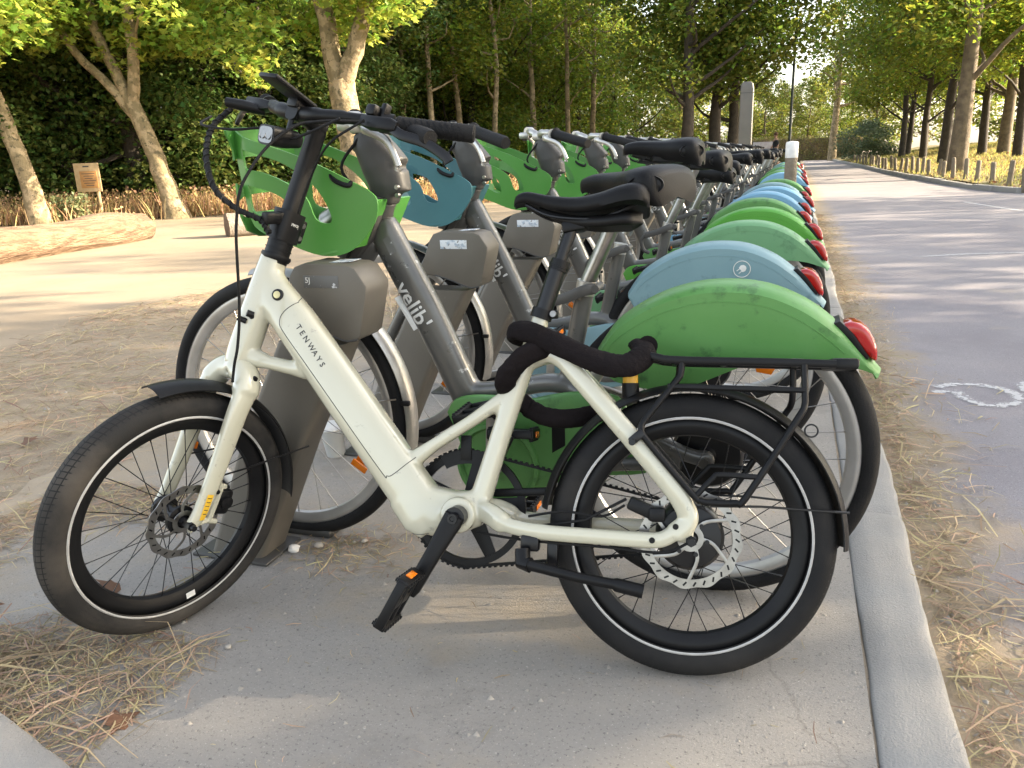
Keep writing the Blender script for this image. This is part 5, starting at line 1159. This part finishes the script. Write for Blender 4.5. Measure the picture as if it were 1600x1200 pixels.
# rear skirt: two side walls joined over the tyre
FO = spl([(.232, .545), (.213, .575), (.183, .612), (.113, .657), (.038, .683), (-.034, .690), (-.105, .682), (-.174, .654), (-.232, .612), (-.274, .570), (-.315, .524)], 5)
FLW = spl([(.225, .53), (.20, .49), (.17, .478), (.10, .470), (.03, .485), (-.035, .515), (-.088, .538), (-.158, .550), (-.226, .545), (-.275, .530), (-.312, .518)], 5)
rings = []
for p, q in zip(FO, FLW):
    e = p - q; L2 = np.linalg.norm(e) + 1e-6; e = e / L2; hw = .052 if p[0] > -.2 else .052 - .03 * (abs(p[0]) - .2) / .115; ring = []
    for t in (0, .25, .5, .75): ring.append((*(q + e * (L2 - .016) * t)[:1], hw + .004 * t, (q + e * (L2 - .016) * t)[1]))
    for a in np.linspace(0, np.pi, 9): ring.append(((p - e * .016 + e * .016 * math.sin(a))[0], hw * math.cos(a) if abs(math.cos(a)) < .97 else (hw + .002) * math.cos(a), (p - e * .016 + e * .016 * math.sin(a))[1]))
    for t in (.75, .5, .25, 0): ring.append(((q + e * (L2 - .016) * t)[0], -hw - .004 * t, (q + e * (L2 - .016) * t)[1]))
    rings.append(ring)
sk = MB(); K = len(rings[0]); sk.add(np.concatenate([np.array(r_) for r_ in rings]), [(i * K + j, i * K + j + 1, (i + 1) * K + j + 1, (i + 1) * K + j) for i in range(len(rings) - 1) for j in range(K - 1)])
SKIRT = solid(sk, .004, 'rear_skirt'); SKB = bvh_of(SKIRT)
# frame
vf = MB()
vf.tube([(.739, 0, .808), (.730, 0, .79), (.64, 0, .615), (.552, 0, .425), (.543, 0, .405)], [(.026, .034), (.0275, .038), (.0275, .039), (.0275, .038), (.026, .034)], 24, up=(.87, 0, -.5), ex=2.6)
vf.tube(spl([(.575, 0, .425), (.522, 0, .425), (.44, 0, .436), (.355, 0, .455), (.30, 0, .45), (.245, 0, .43)], 4), [(.024, .021)] * 21, 16, ex=2.6)
for s_ in (1, -1):
    vf.tube(spl([(.30, s_ * .01, .447), (.225, s_ * .045, .425), (.14, s_ * .066, .385), (.05, s_ * .07, .345), (.0, s_ * .07, RR)], 4), [(.013, .016)] * 17, 12, ex=2.6)
    vf.tube([(0, s_ * .06, RR), (0, s_ * .078, RR)], .02, 16)
vf.tube([(.56, 0, .42), (.50, 0, .33), (.468, 0, .262)], [(.026, .03), (.026, .026), (.028, .03)], 16, ex=2.6)
vf.tube([(.467, -.045, .258), (.467, .045, .258)], .034, 20)
vf.tube([(.468, 0, .26), (.3, .045, .28), (.05, .066, .32)], [(.014, .016)] * 3, 12)
vf.tube([(.310, 0, .45), (.303, 0, .48), (.264, 0, .668)], [(.017, .021), (.016, .0195), (.016, .0195)], 16, ex=4)
VFM = setmat(fused(vf, .0042, 6, .5), MT['grey']); VFB = bvh_of(VFM)
# fork
kf = MB(); kf.tube([(.742, 0, .84), (.772, 0, .76), (.80, 0, .72)], [(.026, .026), (.03, .032), (.03, .028)], 16)
for s_ in (1, -1): kf.tube(spl([(.79, 0, .735), (.81, s_ * .03, .715), (.845, s_ * .05, .665), (.95, s_ * .056, .50), (FX, s_ * .058, RFR)], 4), [(.014, .02)] * 17, 12, up=(.8, 0, .5))
FKM = setmat(fused(kf, .0045, 5, .5), MT['grey'])
# moulded stem cover
sc = MB(); sc.tube([(.722, 0, .850), (.716, 0, .888), (.722, 0, .93), (.742, 0, .975), (.752, 0, 1.005)], [(.027, .028), (.036, .036), (.040, .044), (.038, .040), (.032, .03)], 20, up=(1, 0, 0), ex=3)
sc.tube([(.682, 0, .925), (.715, 0, .955), (.775, 0, .985)], [(.03, .026), (.038, .032), (.03, .024)], 16, ex=3)
sc.tube([(.69, 0, .87), (.70, 0, .915)], [(.03, .03), (.034, .034)], 16, ex=3)
SCM = setmat(fused(sc, .0045, 4, .5), MT['grey_plastic'])
SADR = spl([(.278, .012, .905, .012, .012), (.270, .026, .913, .014, .016), (.24, .034, .919, .016, .02), (.20, .042, .919, .018, .024), (.155, .062, .919, .022, .03), (.115, .084, .924, .028, .036), (.08, .090, .924, .032, .040), (.062, .080, .915, .032, .036), (.055, .062, .905, .028, .03)], 4)
SADM = saddle_mesh([tuple(r_) for r_ in SADR], None).mesh('saddle', MT['seat'], 55)
PIVOT = Vector((.165, 0, .88))

def share_bike(label, col, skcol, bcol, spokes='single'):
    t = thing('share_bicycle', label, 'bicycle', None, 'docked share bicycles')
    fro = obj('frame', VFM, parent=t)
    for body, size, a, m_ in (("velib'", .058, (.660, .624), MT['white']),): stick(VFB, body, size, a, (-.505, -.863), m_, 'lettering', fro, sx=.95)
    d = np.array([-.505, -.863]); u_ = np.array([d[1], -d[0]]); c0 = np.array([.660, .617]) - u_ * .0235
    q = [c0 + d * sx_ * .043 + u_ * sz_ * .0058 for sx_, sz_ in ((-1, -1), (1, -1), (1, 1), (-1, 1))]
    obj('name_strip', MB().add([(p[0], drop(VFB, p[0], p[1], .3, -1, .02) + .0009, p[1]) for p in q], [(0, 3, 2, 1)]), MT['white'], fro, 0)
    stick(VFB, 'MÉTROPOLE', .0128, tuple(c0), tuple(d), MT['darkprint'], 'lettering', fro, lift=.0016, sx=1.1)
    obj('inspection_sticker', MB().add([(x_, drop(VFB, x_, z_, .3, -1, .02) + .0006, z_) for x_, z_ in ((.722, .772), (.705, .738), (.690, .745), (.707, .78))], [(0, 1, 2, 3), ]), MT['sticker'], fro, 0)
    obj('fork', FKM, parent=t); stc = obj('stem_cover', SCM, parent=t)
    for z_ in (.868, .885): obj('stem_screw', MB().lathe([(0, .003), (.005, .003), (.006, 0), (.006, -.006)], (.676, .030, z_), 1, 10), MT['steel'], stc)
    obj('steering_neck', MB().tube([(.722, 0, .862), (.735, 0, .822)], .0255, 18).lathe([(.027, .0), (.028, .003), (.027, .006)], (.727, 0, .842), 2, 18), MT['grey_plastic'], t)
    # bar
    ca_, sa_r = math.cos(R(41)), math.sin(R(41))
    hb0 = lambda s_: [(.0, 0, 1.012), (.016, s_ * .04, 1.026), (.018, s_ * .075, 1.030), (.008, s_ * .105, 1.030), (-.006, s_ * .145, 1.026), (-.05, s_ * .315, 1.000)]
    hbp = lambda s_: [(.755 + p[0] * ca_ - p[1] * sa_r, p[0] * sa_r + p[1] * ca_, p[2] - .07 * p[1] * (1 if s_ > 0 else 1)) for p in hb0(s_)]
    hm = MB()
    for s_ in (1, -1): hm.tube(spl(hbp(s_), 5), [.0145] * 8 + [.0125] * 18, 14)
    bar = obj('handlebar', hm, MT['alu'], t)
    obj('bar_clamp', MB().box((.757, 0, 1.014), (.05, .07, .03), bev=.008), MT['alu'], bar)
    for s_ in (1, -1):
        a, b = np.array(hbp(s_)[4]), np.array(hbp(s_)[5]); q = [a + (b - a) * k_ for k_ in (-.05, -.04, 0, .5, .97, 1.02)]
        gr = obj('grip', MB().tube(q, [.022, .024, .0175, .0170, .0175, .015], 16), MT['rubber'], bar)
        c0_ = np.array(hbp(s_)[3]) * .6 + np.array(hbp(s_)[4]) * .4
        obj('lever_clamp', MB().tube([c0_ + [.006, s_ * -.012, 0], c0_ + [-.006, s_ * .012, 0]], .0175, 14).box(c0_ + [.02, -s_ * .006, -.014], (.04, .02, .024), None, .006), MT['alu'], bar)
        obj('brake_lever', MB().tube(spl([c0_ + [.03, s_ * 0, -.010], c0_ + [.022, s_ * .02, -.016], c0_ + [-.02 - s_ * .02, s_ * .045, -.04], c0_ + [-.03 - s_ * .04, s_ * .06, -.085], c0_ + [-.03 - s_ * .04, s_ * .06, -.10]], 4), [(.005, .009)] * 17, 8, up=(0, 0, 1)), MT['alu'], bar)
    bk = obj('basket', setmat(BASK.copy(), MT[bcol]), parent=t)
    obj('basket_bracket', MB().prism([(.712, .864), (.765, .872), (.80, .80), (.835, .735), (.79, .725), (.742, .775), (.722, .82)], -.04, .045, .006), MT['grey_plastic'], t)
    obj('cable_eye', MB().tube(spl([(.80, .097, .925), (.785, .104, .905), (.755, .102, .893), (.748, .094, .900)], 4), .0055, 8), MT['black'], bk)
    obj('front_cable', MB().tube(spl([(.76, .03, .99), (.80, .045, .93), (.76, .05, .87), (.765, .048, .80), (.80, .046, .74), (.86, .06, .64)], 5), .0034, 6), MT['rubber'], t)
    # seat
    cl = obj('seat_clamp', MB().tube([(.267, 0, .655), (.261, 0, .684)], .021, 18), MT['alu'], t)
    obj('clamp_lever', MB().tube(spl([(.238, .026, .672), (.262, .036, .668), (.300, .034, .652), (.345, .028, .640)], 4), [(.006, .0115)] * 13, 8, up=(0, 0, 1), ex=4).tube([(.236, -.012, .672), (.236, .036, .672)], .0085, 12), MT['grey_plastic'], cl)
    obj('cable_hook', MB().tube(spl([(.345, .028, .640), (.360, .024, .62), (.352, .02, .585), (.33, .016, .572)], 4), .0075, 8), MT['grey_plastic'], cl)
    obj('seat_post', MB().tube([(.270, 0, .66), (.165, 0, .886)], .0165, 18), MT['steel'], t)
    sa_ = obj('saddle', SADM, parent=t)
    obj('carry_hollow', MB().lathe([(0, .004), (.020, .003), (.026, .0), (.030, .003), (.031, -.002)], (0, 0, 0), 1, 28).xf([[1.15, 0, 0], [0, 1, 0], [0, 0, .62]]).xf([[.86, -.5, 0], [.5, .86, 0], [0, 0, 1]], (.078, .076, .887)), MT['black'], sa_)
    obj('saddle_base', MB().tube(spl([(.25, 0, .885), (.20, 0, .872), (.14, 0, .868), (.085, 0, .872)], 4), [(.02, .010)] * 5 + [(.05, .014)] * 8, 12, up=(0, 0, 1), ex=3).tube([(.21, .018, .875), (.235, .018, .862), (.19, .018, .858)], .004, 6), MT['black'], sa_)
    # skirt, cover
    so = obj('rear_skirt', setmat(SKIRT.copy(), MT[skcol]), parent=t)
    obj('skirt_seam', MB().tube([(p[0] * .985, drop(SKB, p[0] * .985, p[1] - .034, .3, -1, .054), p[1] - .034) for p in FO[6:-8]], .0011, 5), MT[skcol], so)
    for x_, z_ in (): obj('skirt_bolt', MB().lathe([(0, .002), (.0045, .002), (.006, 0), (.006, -.004)], (x_, drop(SKB, x_, z_, .3, -1, .055), z_), 1, 12), MT['black_metal'], so)
    cv = MB().prism([tuple(p) for p in spl([(.580, .385), (.560, .415), (.515, .428), (.45, .430), (.40, .424), (.30, .448), (.22, .452), (.17, .43), (.12, .30), (.14, .277), (.20, .268), (.30, .245), (.36, .218), (.42, .180), (.465, .168), (.52, .188), (.548, .235), (.55, .30), (.562, .345)], 3)], .032, .052, .006)
    cvo = obj('chain_cover', cv, MT[skcol], t)
    obj('cover_ring', MB().lathe([(.100, .052), (.098, .058), (.090, .060), (.086, .056), (.084, .053)], (.46, 0, .27), 1, 40), MT[skcol], cvo)
    obj('cover_slot', MB().prism([(.30, .37), (.33, .372), (.33, .31), (.30, .33)], .0505, .0528, .0), MT['black'], cvo)
    rl = obj('tail_light', MB().prism([tuple(p) for p in spl([(-.232, .607), (-.255, .618), (-.283, .608), (-.303, .575), (-.306, .545), (-.290, .552), (-.262, .582)], 3)], -.030, .030, .010, 3), MT['red'], t)
    obj('light_base', MB().prism([(-.222, .615), (-.236, .621), (-.262, .596), (-.292, .553), (-.289, .547), (-.262, .572)], -.033, .033, .003), MT['black'], rl)
    obj('side_reflector', MB().prism([(-.085, .535), (-.13, .535), (-.118, .512), (-.09, .516)], .040, .046, .002), MT['orange'], t)
    # drive
    bb_ = np.array([.467, 0, .258]); up_ = bb_ + np.array([-.01, 0, .17]); dn_ = bb_ - np.array([-.01, 0, .17])
    ck_ = obj('crank_axle', MB().tube([bb_ - [0, .075, 0], bb_ + [0, .075, 0]], .016, 16), MT['alu'], t)
    obj('crank_arm', MB().tube([bb_ + [0, .074, 0], up_ + [0, .082, 0]], [(.008, .014), (.007, .012)], 10, up=(1, 0, 0), ex=3), MT['alu'], ck_)
    obj('crank_arm', MB().tube([bb_ - [0, .074, 0], dn_ - [0, .08, 0]], [(.008, .014), (.007, .012)], 10, up=(1, 0, 0), ex=3), MT['alu'], ck_)
    pedal(up_ + np.array([0, .142, 0]), 'pedal', t, [[.966, 0, .259], [0, 1, 0], [-.259, 0, .966]]); pedal(dn_ - np.array([0, .142, 0]), 'pedal', t, np.eye(3))
    obj('kickstand', MB().tube([(.40, -.07, .25), (.26, -.085, .19)], .009, 8), MT['alu'], t)
    # wheels
    rw_ = obj('wheel', MB().lathe([(0, .06), (.012, .06), (.02, .045), (.068, .042), (.074, .034), (.074, -.02), (.05, -.04), (0, -.06)], ax=1, n=32), MT['black_metal'], t, mw=Matrix.Translation((0, 0, RR)))
    wheel_parts(rw_, RR, .0205, .022, .2895, .026, 28, .06, .06, MT['rubber'], MT['rim'], MT['steel'], MT['alu'], joined=spokes != 'single')
    obj('axle_nut', MB().tube([(0, .06, 0), (0, .092, 0)], .011, 6), MT['steel'], rw_)
    fw_ = obj('wheel', MB().lathe([(0, .05), (.012, .05), (.014, .042), (.040, .036), (.042, .028), (.03, .02), (.03, -.02), (.042, -.028), (.04, -.036), (0, -.05)], ax=1, n=28), MT['alu'], t, mw=Matrix.Translation((FX, 0, RFR)))
    wheel_parts(fw_, RFR, .0205, .022, .2995, .026, 28, .055, .04, MT['rubber'], MT['rim'], MT['steel'], MT['alu'], joined=spokes != 'single')
    mg = fender(t, RFR + .020, R(82), R(196), .030, .012, MT['alu'], 36, (FX, 0, RFR))
    for a in (R(140), R(172)): obj('mudguard_clip', MB().box((FX + (RFR + .012) * math.cos(a), .028, RFR + (RFR + .012) * math.sin(a)), (.022, .012, .012), bev=.003), MT['black'], mg)
    obj('mudguard_stay', MB().tube([(FX, .052, RFR), (FX - .24, .04, RFR + .245)], .0022, 5).tube([(FX, .052, RFR), (FX - .33, .036, RFR + .06)], .0022, 5), MT['steel'], mg)
    for s_ in (1, -1): obj('spoke_reflector', MB().box((-.20, s_ * .012, -.13), (.045, .006, .018), [[.83, 0, -.55], [0, 1, 0], [.55, 0, .83]], .002), MT['orange'], fw_)
    return t
def set_pose(t, y, dxx=0., yaw_=0., dz=0., saddle_yaw=0., saddle_pitch=0.):
    t.matrix_world = T4(vaxes(yaw_), (-.139 + dxx, y, 0))
    post = Vector((-.105, 0, .226)); post.normalize(); sh = post * dz
    for ch in t.children:
        n = ch.name.split('.')[0]
        if n == 'saddle': ch.matrix_local = Matrix.Translation(sh) @ Matrix.Translation(PIVOT) @ Matrix.Rotation(saddle_yaw, 4, 'Z') @ Matrix.Rotation(saddle_pitch, 4, 'Y') @ Matrix.Translation(-PIVOT)
        if n == 'handlebar' and abs(y - P0) > .01:
            a_h = random.gauss(0, R(5)); ch.matrix_local = Matrix.Translation((.755, 0, 0)) @ Matrix.Rotation(a_h, 4, 'Z') @ Matrix.Translation((-.755, 0, 0))
        if n == 'seat_post': ch.location = sh * (.0 if dz > 0.02 else 1)
        if n == 'seat_post' and dz > .02: ch.location = sh * .98
def recolour(t, col, bcol):
    for ch in t.children:
        n = ch.name.split('.')[0]
        if n in ('rear_skirt', 'chain_cover'):
            ch.data = ch.data.copy(); setmat(ch.data, MT[col])
            for c2 in ch.children:
                if c2.name.startswith(('cover_ring', 'skirt_seam')): c2.data = c2.data.copy(); setmat(c2.data, MT[col])
        if n == 'basket': ch.data = ch.data.copy(); setmat(ch.data, MT[bcol])
P0 = 1.612
b1 = share_bike('grey docked share bicycle with grimy green skirt and green basket, directly behind the cream bicycle', 'green', 'green', 'basket_green')
rows_ = [(1.612, .0, .0, 'green', 'green', None, -.015, R(-24), R(4)),
         (2.332, -.075, 0., 'blue', 'teal', 'grey docked share bicycle with dull blue skirt bearing a plug emblem and teal basket', .058, 0, 0),
         (3.06, -.04, .02, 'palegreen', 'green', 'grey docked share bicycle with pale green skirt, third in the row from the cream bicycle', .02, R(-8), 0),
         (3.79, -.035, -.02, 'bright', 'green', 'grey docked share bicycle with clean bright green skirt just behind the pale green one', -.06, 0, 0),
         (4.53, -.07, .02, 'green', 'green', 'grey docked share bicycle with a red scrawl on its green skirt', -.04, R(6), 0),
         (5.25, -.06, 0, 'skyblue', 'green', 'grey docked share bicycle with sky blue skirt next after the red-scrawled one', 0, 0, 0),
         (5.95, -.03, -.02, 'skyblue', 'green', 'grey docked share bicycle with sky blue skirt and plug emblem, middle of three blue ones', .02, 0, 0),
         (6.67, -.05, .01, 'blue', 'teal', 'grey docked share bicycle with pale blue skirt, farthest of the three blue ones together', -.02, R(10), 0),
         (7.40, -.02, 0, 'green', 'green', 'grey docked share bicycle with green skirt just before the white-topped bollard', .02, 0, 0)]
bikes = []
for i, (y_, dx_, yw, c_, bc_, lab, dz_, sy_, sp2) in enumerate(rows_):
    t = b1 if i == 0 else copy_tree(b1)
    if lab: t['label'] = lab
    if i: recolour(t, c_, bc_ if bc_ == 'teal' else 'basket_green')
    set_pose(t, y_, dx_, yw, dz_, sy_, sp2); bikes.append(t)
# far bicycles, beyond the bollard: joined spokes
bf = copy_tree(b1, skip=('skirt_seam', 'skirt_bolt', 'spoke', 'stem_screw', 'cable_eye', 'front_cable', 'inspection_sticker', 'mudguard_clip', 'spoke_reflector', 'name_strip', 'axle_nut', 'steering_neck', 'kickstand', 'mudguard_stay', 'cable_hook', 'lever_clamp', 'bar_clamp'))
for wh in [c for c in bf.children if c.name.startswith('wheel')]:
    front = wh.location.x > .5; Rr_ = (.2995 if front else .2895) - .018; m_ = MB()
    for k_ in range(20):
        a = 2 * np.pi * k_ / 20; m_.tube([(.05 * math.cos(a + .5), .02 * (-1) ** k_, .05 * math.sin(a + .5)), (Rr_ * math.cos(a), 0, Rr_ * math.sin(a))], .0012, 3, cap=False)
    tag(obj('spokes', m_, MT['steel'], wh), kind='stuff')
fcol = ['skyblue', 'green', 'blue', 'green', 'green', 'skyblue', 'green', 'blue', 'green', 'green', 'skyblue', 'green', 'green', 'blue']
gq = np.random.default_rng(77)
for i in range(14):
    t = bf if i == 0 else copy_tree(bf); recolour(t, fcol[i], 'basket_green')
    t['label'] = 'grey docked share bicycle with %s skirt, far down the row beyond the white-topped bollard' % ('blue' if 'blue' in fcol[i] else 'green')
    set_pose(t, 9.6 + i * .72, gq.uniform(-.08, 0), gq.normal(0, .015), gq.uniform(-.05, .05))
# emblem on blue skirts
def emblem(t, big=True):
    c = (-.090, .620) if big else (-.09, .62); y = drop(SKB, c[0], c[1], .3, -1, .055) + .0008
    b = MB().torus(.0225, .0011, (c[0], y, c[1]), 1, 36, 5)
    rot = [[.77, 0, .64], [0, 1, 0], [-.64, 0, .77]]
    q = np.array([(-.004, .008), (.004, .010), (.011, .006), (.013, 0), (.011, -.006), (.004, -.010), (-.004, -.008)]) ; q = q @ np.array([[.77, .64], [-.64, .77]])
    b.add([(c[0] - p[0], y, c[1] + p[1]) for p in q], [tuple(range(7))])
    for s_ in (.0045, -.0045): b.box((c[0] + .009 * .77 + s_ * .64, y, c[1] - .009 * .64 + s_ * .77), (.010, .001, .0022), [[.77, 0, .64], [0, 1, 0], [-.64, 0, .77]])
    for sk_ in [c2 for c2 in t.children if c2.name.startswith('rear_skirt')]: obj('plug_emblem', b, MT['white'], sk_, 0)
emblem(bikes[1]); emblem(bikes[6])
sk5 = [c2 for c2 in bikes[4].children if c2.name.startswith('rear_skirt')][0]
obj('red_scrawl', MB().tube([(x_, drop(SKB, x_, z_, .3, -1, .055) + .001, z_) for x_, z_ in spl([(.02, .605), (.0, .585), (-.02, .60), (-.035, .58), (-.03, .565), (-.0, .575), (-.04, .59)], 5)], (.008, .0008), 6, up=(0, 1, 0)), mat('red_spray', (.55, .03, .015), rough=.6), sk5)
# drink can in the first basket
can = thing('drink_can', 'empty silver drink can lying in the first green basket', 'can', T4([(-.25, .9, .35), (-.4, -.42, .81), (.88, .06, .46)], (-.139 - .865, 1.585, .80)))
obj('can_body', MB().lathe([(.001, 0), (.024, 0), (.032, .008), (.033, .012), (.033, .10), (.027, .112), (.025, .112), (.025, .109)], ax=2, n=28), MT['steel'], can)
obj('can_lid', MB().lathe([(.0255, .110), (.024, .1085), (.012, .1085), (.011, .100)], ax=2, n=28), MT['alu'], can)
bs = obj('dark_stick', MB(), None) if False else None

# ------------------------------------------------------------------ docks (own coordinates like the bicycles)
def dock(label):
    t = thing('bike_dock', label, 'bike dock', None, 'docks of the bicycle station')
    po = MB().ring_loft([[(x_ - .5 * (w_) * 0 + a, b, z_) for a, b in ((x2, -d_), (x2, d_), (x1, d_), (x1, -d_))] for x_, z_, x1, x2, w_, d_ in [(0, -.02, 1.060, 1.212, 0, .055), (0, .30, .905, 1.075, 0, .052), (0, .56, .765, .935, 0, .048)]])
    bm = bmesh.new(); me = po.mesh('tmp', None, 0); bm.from_mesh(me); bpy.data.meshes.remove(me); bmesh.ops.bevel(bm, geom=[e for e in bm.edges if abs(e.verts[0].co.z - e.verts[1].co.z) > .1], offset=.016, segments=3, affect='EDGES', profile=.5)
    obj('post', MB().bm(bm), MT['dock'], t, 40)
    hd = MB().prism([tuple(p) for p in [(.880, .708), (.866, .728), (.838, .737), (.735, .733), (.717, .727), (.692, .690), (.694, .675), (.717, .582), (.728, .572), (.756, .568), (.79, .578), (.83, .594), (.87, .604), (.918, .607), (.923, .598)]], -.052, .052, .006, 2)
    ho = obj('dock_head', hd, MT['dock'], t, 40)
    for s_ in (1,): obj('head_groove', MB().tube(spl([(.725, .0510, .574), (.757, .0510, .571), (.81, .0510, .590), (.865, .0510, .607)], 4), .0022, 5), MT['grey_plastic'], ho)
    st_ = MB().box((.788, -.005, .7352), (.085, .05, .0012), [[.999, 0, .045], [0, 1, 0], [-.045, 0, .999]])
    obj('number_sticker', st_, MT['sticker_blue'], ho)
    obj('side_sticker', MB().box((.800, .0525, .698), (.085, .0012, .026), bev=.0004), MT['sticker_blue'], ho)
    obj('latch_arm', MB().box((.775, -.07, .68), (.05, .05, .04), bev=.008), MT['grey_plastic'], t)
    obj('foot_plate', MB().box((1.13, 0, .004), (.22, .15, .008), bev=.002).box((FX - .02, -.125, .012), (.16, .06, .024), bev=.008), MT['grey_plastic'], t)
    return t
d1 = dock('brown-grey bicycle dock nearest the camera, with a worn white 5J mark on its head')
for c2 in d1.children:
    if c2.name.startswith('dock_head'):
        for s2 in c2.children:
            if s2.name.startswith('side_sticker'): s2.data = s2.data.copy(); setmat(s2.data, MT['sticker'])
        v = None; t_ = text_mb('5J', .017, .0004); v = t_.v[0]; t_.v[0] = np.column_stack([.832 - v[:, 0], 0.0536 + v[:, 2], .7005 + v[:, 1]]); mark = obj('lettering', t_, MT['white'], c2, 0)
        DH = c2
d1.matrix_world = T4(vaxes(0), (-.139, 1.495, 0))
ords = ['second', 'third', 'fourth', 'fifth', 'sixth', 'seventh', 'eighth', 'ninth']
def strip_copy(y, lab):
    t = copy_tree(d1); t['label'] = lab; t.matrix_world = T4(vaxes(0), (-.139 + random.gauss(0, .008), y, 0))
    for c2 in t.children:
        if c2.name.startswith('dock_head'):
            for s2 in list(c2.children):
                if s2.name.startswith('lettering'): bpy.data.objects.remove(s2)
                elif s2.name.startswith('side_sticker'): s2.data = s2.data.copy(); setmat(s2.data, MT['sticker_blue'])
for i in range(1, 9): strip_copy(rows_[i][0] - .117, 'brown-grey bicycle dock with pale blue worn sticker, %s in the row from the cream bicycle' % ords[i - 1])
for i in range(14): strip_copy(9.6 + i * .72 - .117, 'brown-grey bicycle dock far down the row beyond the white-topped bollard')

# ------------------------------------------------------------------ the walking person
def skin_body(name, verts, edges, rad, m, parent, root=0):
    me = bpy.data.meshes.new(name); me.from_pydata(verts, edges, []); o = bpy.data.objects.new('tmp', me); C.objects.link(o)
    o.modifiers.new('k', 'SKIN'); sv = me.skin_vertices[0].data
    for i, r_ in enumerate(rad): sv[i].radius = r_ if isinstance(r_, tuple) else (r_, r_); sv[i].use_root = (i == root)
    ss = o.modifiers.new('s', 'SUBSURF'); ss.levels = 2
    dg = bpy.context.evaluated_depsgraph_get(); dg.update(); out = bpy.data.meshes.new_from_object(o.evaluated_get(dg)); bpy.data.objects.remove(o); setmat(out, m)
    out.polygons.foreach_set('use_smooth', [True] * len(out.polygons)); return obj(name, out, parent=parent)
pe = thing('person', 'person in dark top and shorts walking far behind the bicycle row', 'person', T4([(-.96, -.28, 0), (.28, -.96, 0), (0, 0, 1)], (-.97, 42, 0)))
bv = [(0, 0, .90), (0, 0, 1.08), (.01, 0, 1.26), (.01, 0, 1.38), (.02, 0, 1.46), (.03, 0, 1.55), (.035, 0, 1.63),
      (0, .09, .86), (.10, .10, .48), (.04, .10, .08), (.16, .105, .03), (0, -.09, .86), (-.06, -.10, .48), (-.26, -.10, .14), (-.17, -.105, .06),
      (.01, .165, 1.36), (-.06, .20, 1.12), (.06, .21, .90), (.10, .21, .83), (.01, -.165, 1.36), (.08, -.20, 1.12), (.20, -.20, .96), (.24, -.19, .90)]
be = [(0, 1), (1, 2), (2, 3), (3, 4), (4, 5), (5, 6), (0, 7), (7, 8), (8, 9), (9, 10), (0, 11), (11, 12), (12, 13), (13, 14), (3, 15), (15, 16), (16, 17), (17, 18), (3, 19), (19, 20), (20, 21), (21, 22)]
brd = [(.15, .11), (.14, .10), (.16, .11), (.13, .09), .055, (.075, .09), (.072, .085), .085, .058, .04, .035, .085, .058, .04, .035, .055, .042, .033, .035, .055, .042, .033, .035]
skin_body('body', bv, be, brd, MT['skin'], pe)
skin_body('shirt', bv[:4] + [bv[15], bv[16], bv[19], bv[20]], [(0, 1), (1, 2), (2, 3), (3, 4), (4, 5), (3, 6), (6, 7)], [(.165, .125), (.155, .115), (.175, .125), (.14, .10), .066, .052, .066, .052], MT['darkcloth'], pe)
skin_body('shorts', [bv[0], bv[7], (.055, .097, .58), bv[11], (-.035, -.097, .58)], [(0, 1), (1, 2), (0, 3), (3, 4)], [(.165, .125), .10, .085, .10, .085], MT['darkcloth'], pe)
bm = bmesh.new(); bmesh.ops.create_icosphere(bm, subdivisions=3, radius=.105)
for v in bm.verts: v.co.z *= 1.1; v.co.y *= .9
bmesh.ops.delete(bm, geom=[v for v in bm.verts if v.co.z < -.04 and v.co.x > -.02], context='VERTS')
obj('hair', MB().bm(bm, None, (.02, 0, 1.64)), MT['hair'], pe)
obj('nose', MB().tube([(.115, 0, 1.60), (.135, 0, 1.575), (.115, 0, 1.57)], [.008, .012, .008], 8), MT['skin'], pe)
for s_ in (1, -1): obj('shoe', MB().tube([(.0 if s_ > 0 else -.28, s_ * .10, .05), (.20 if s_ > 0 else -.13, s_ * .105, .03)], [(.045, .05), (.04, .028)], 12), MT['white_paint'], pe)
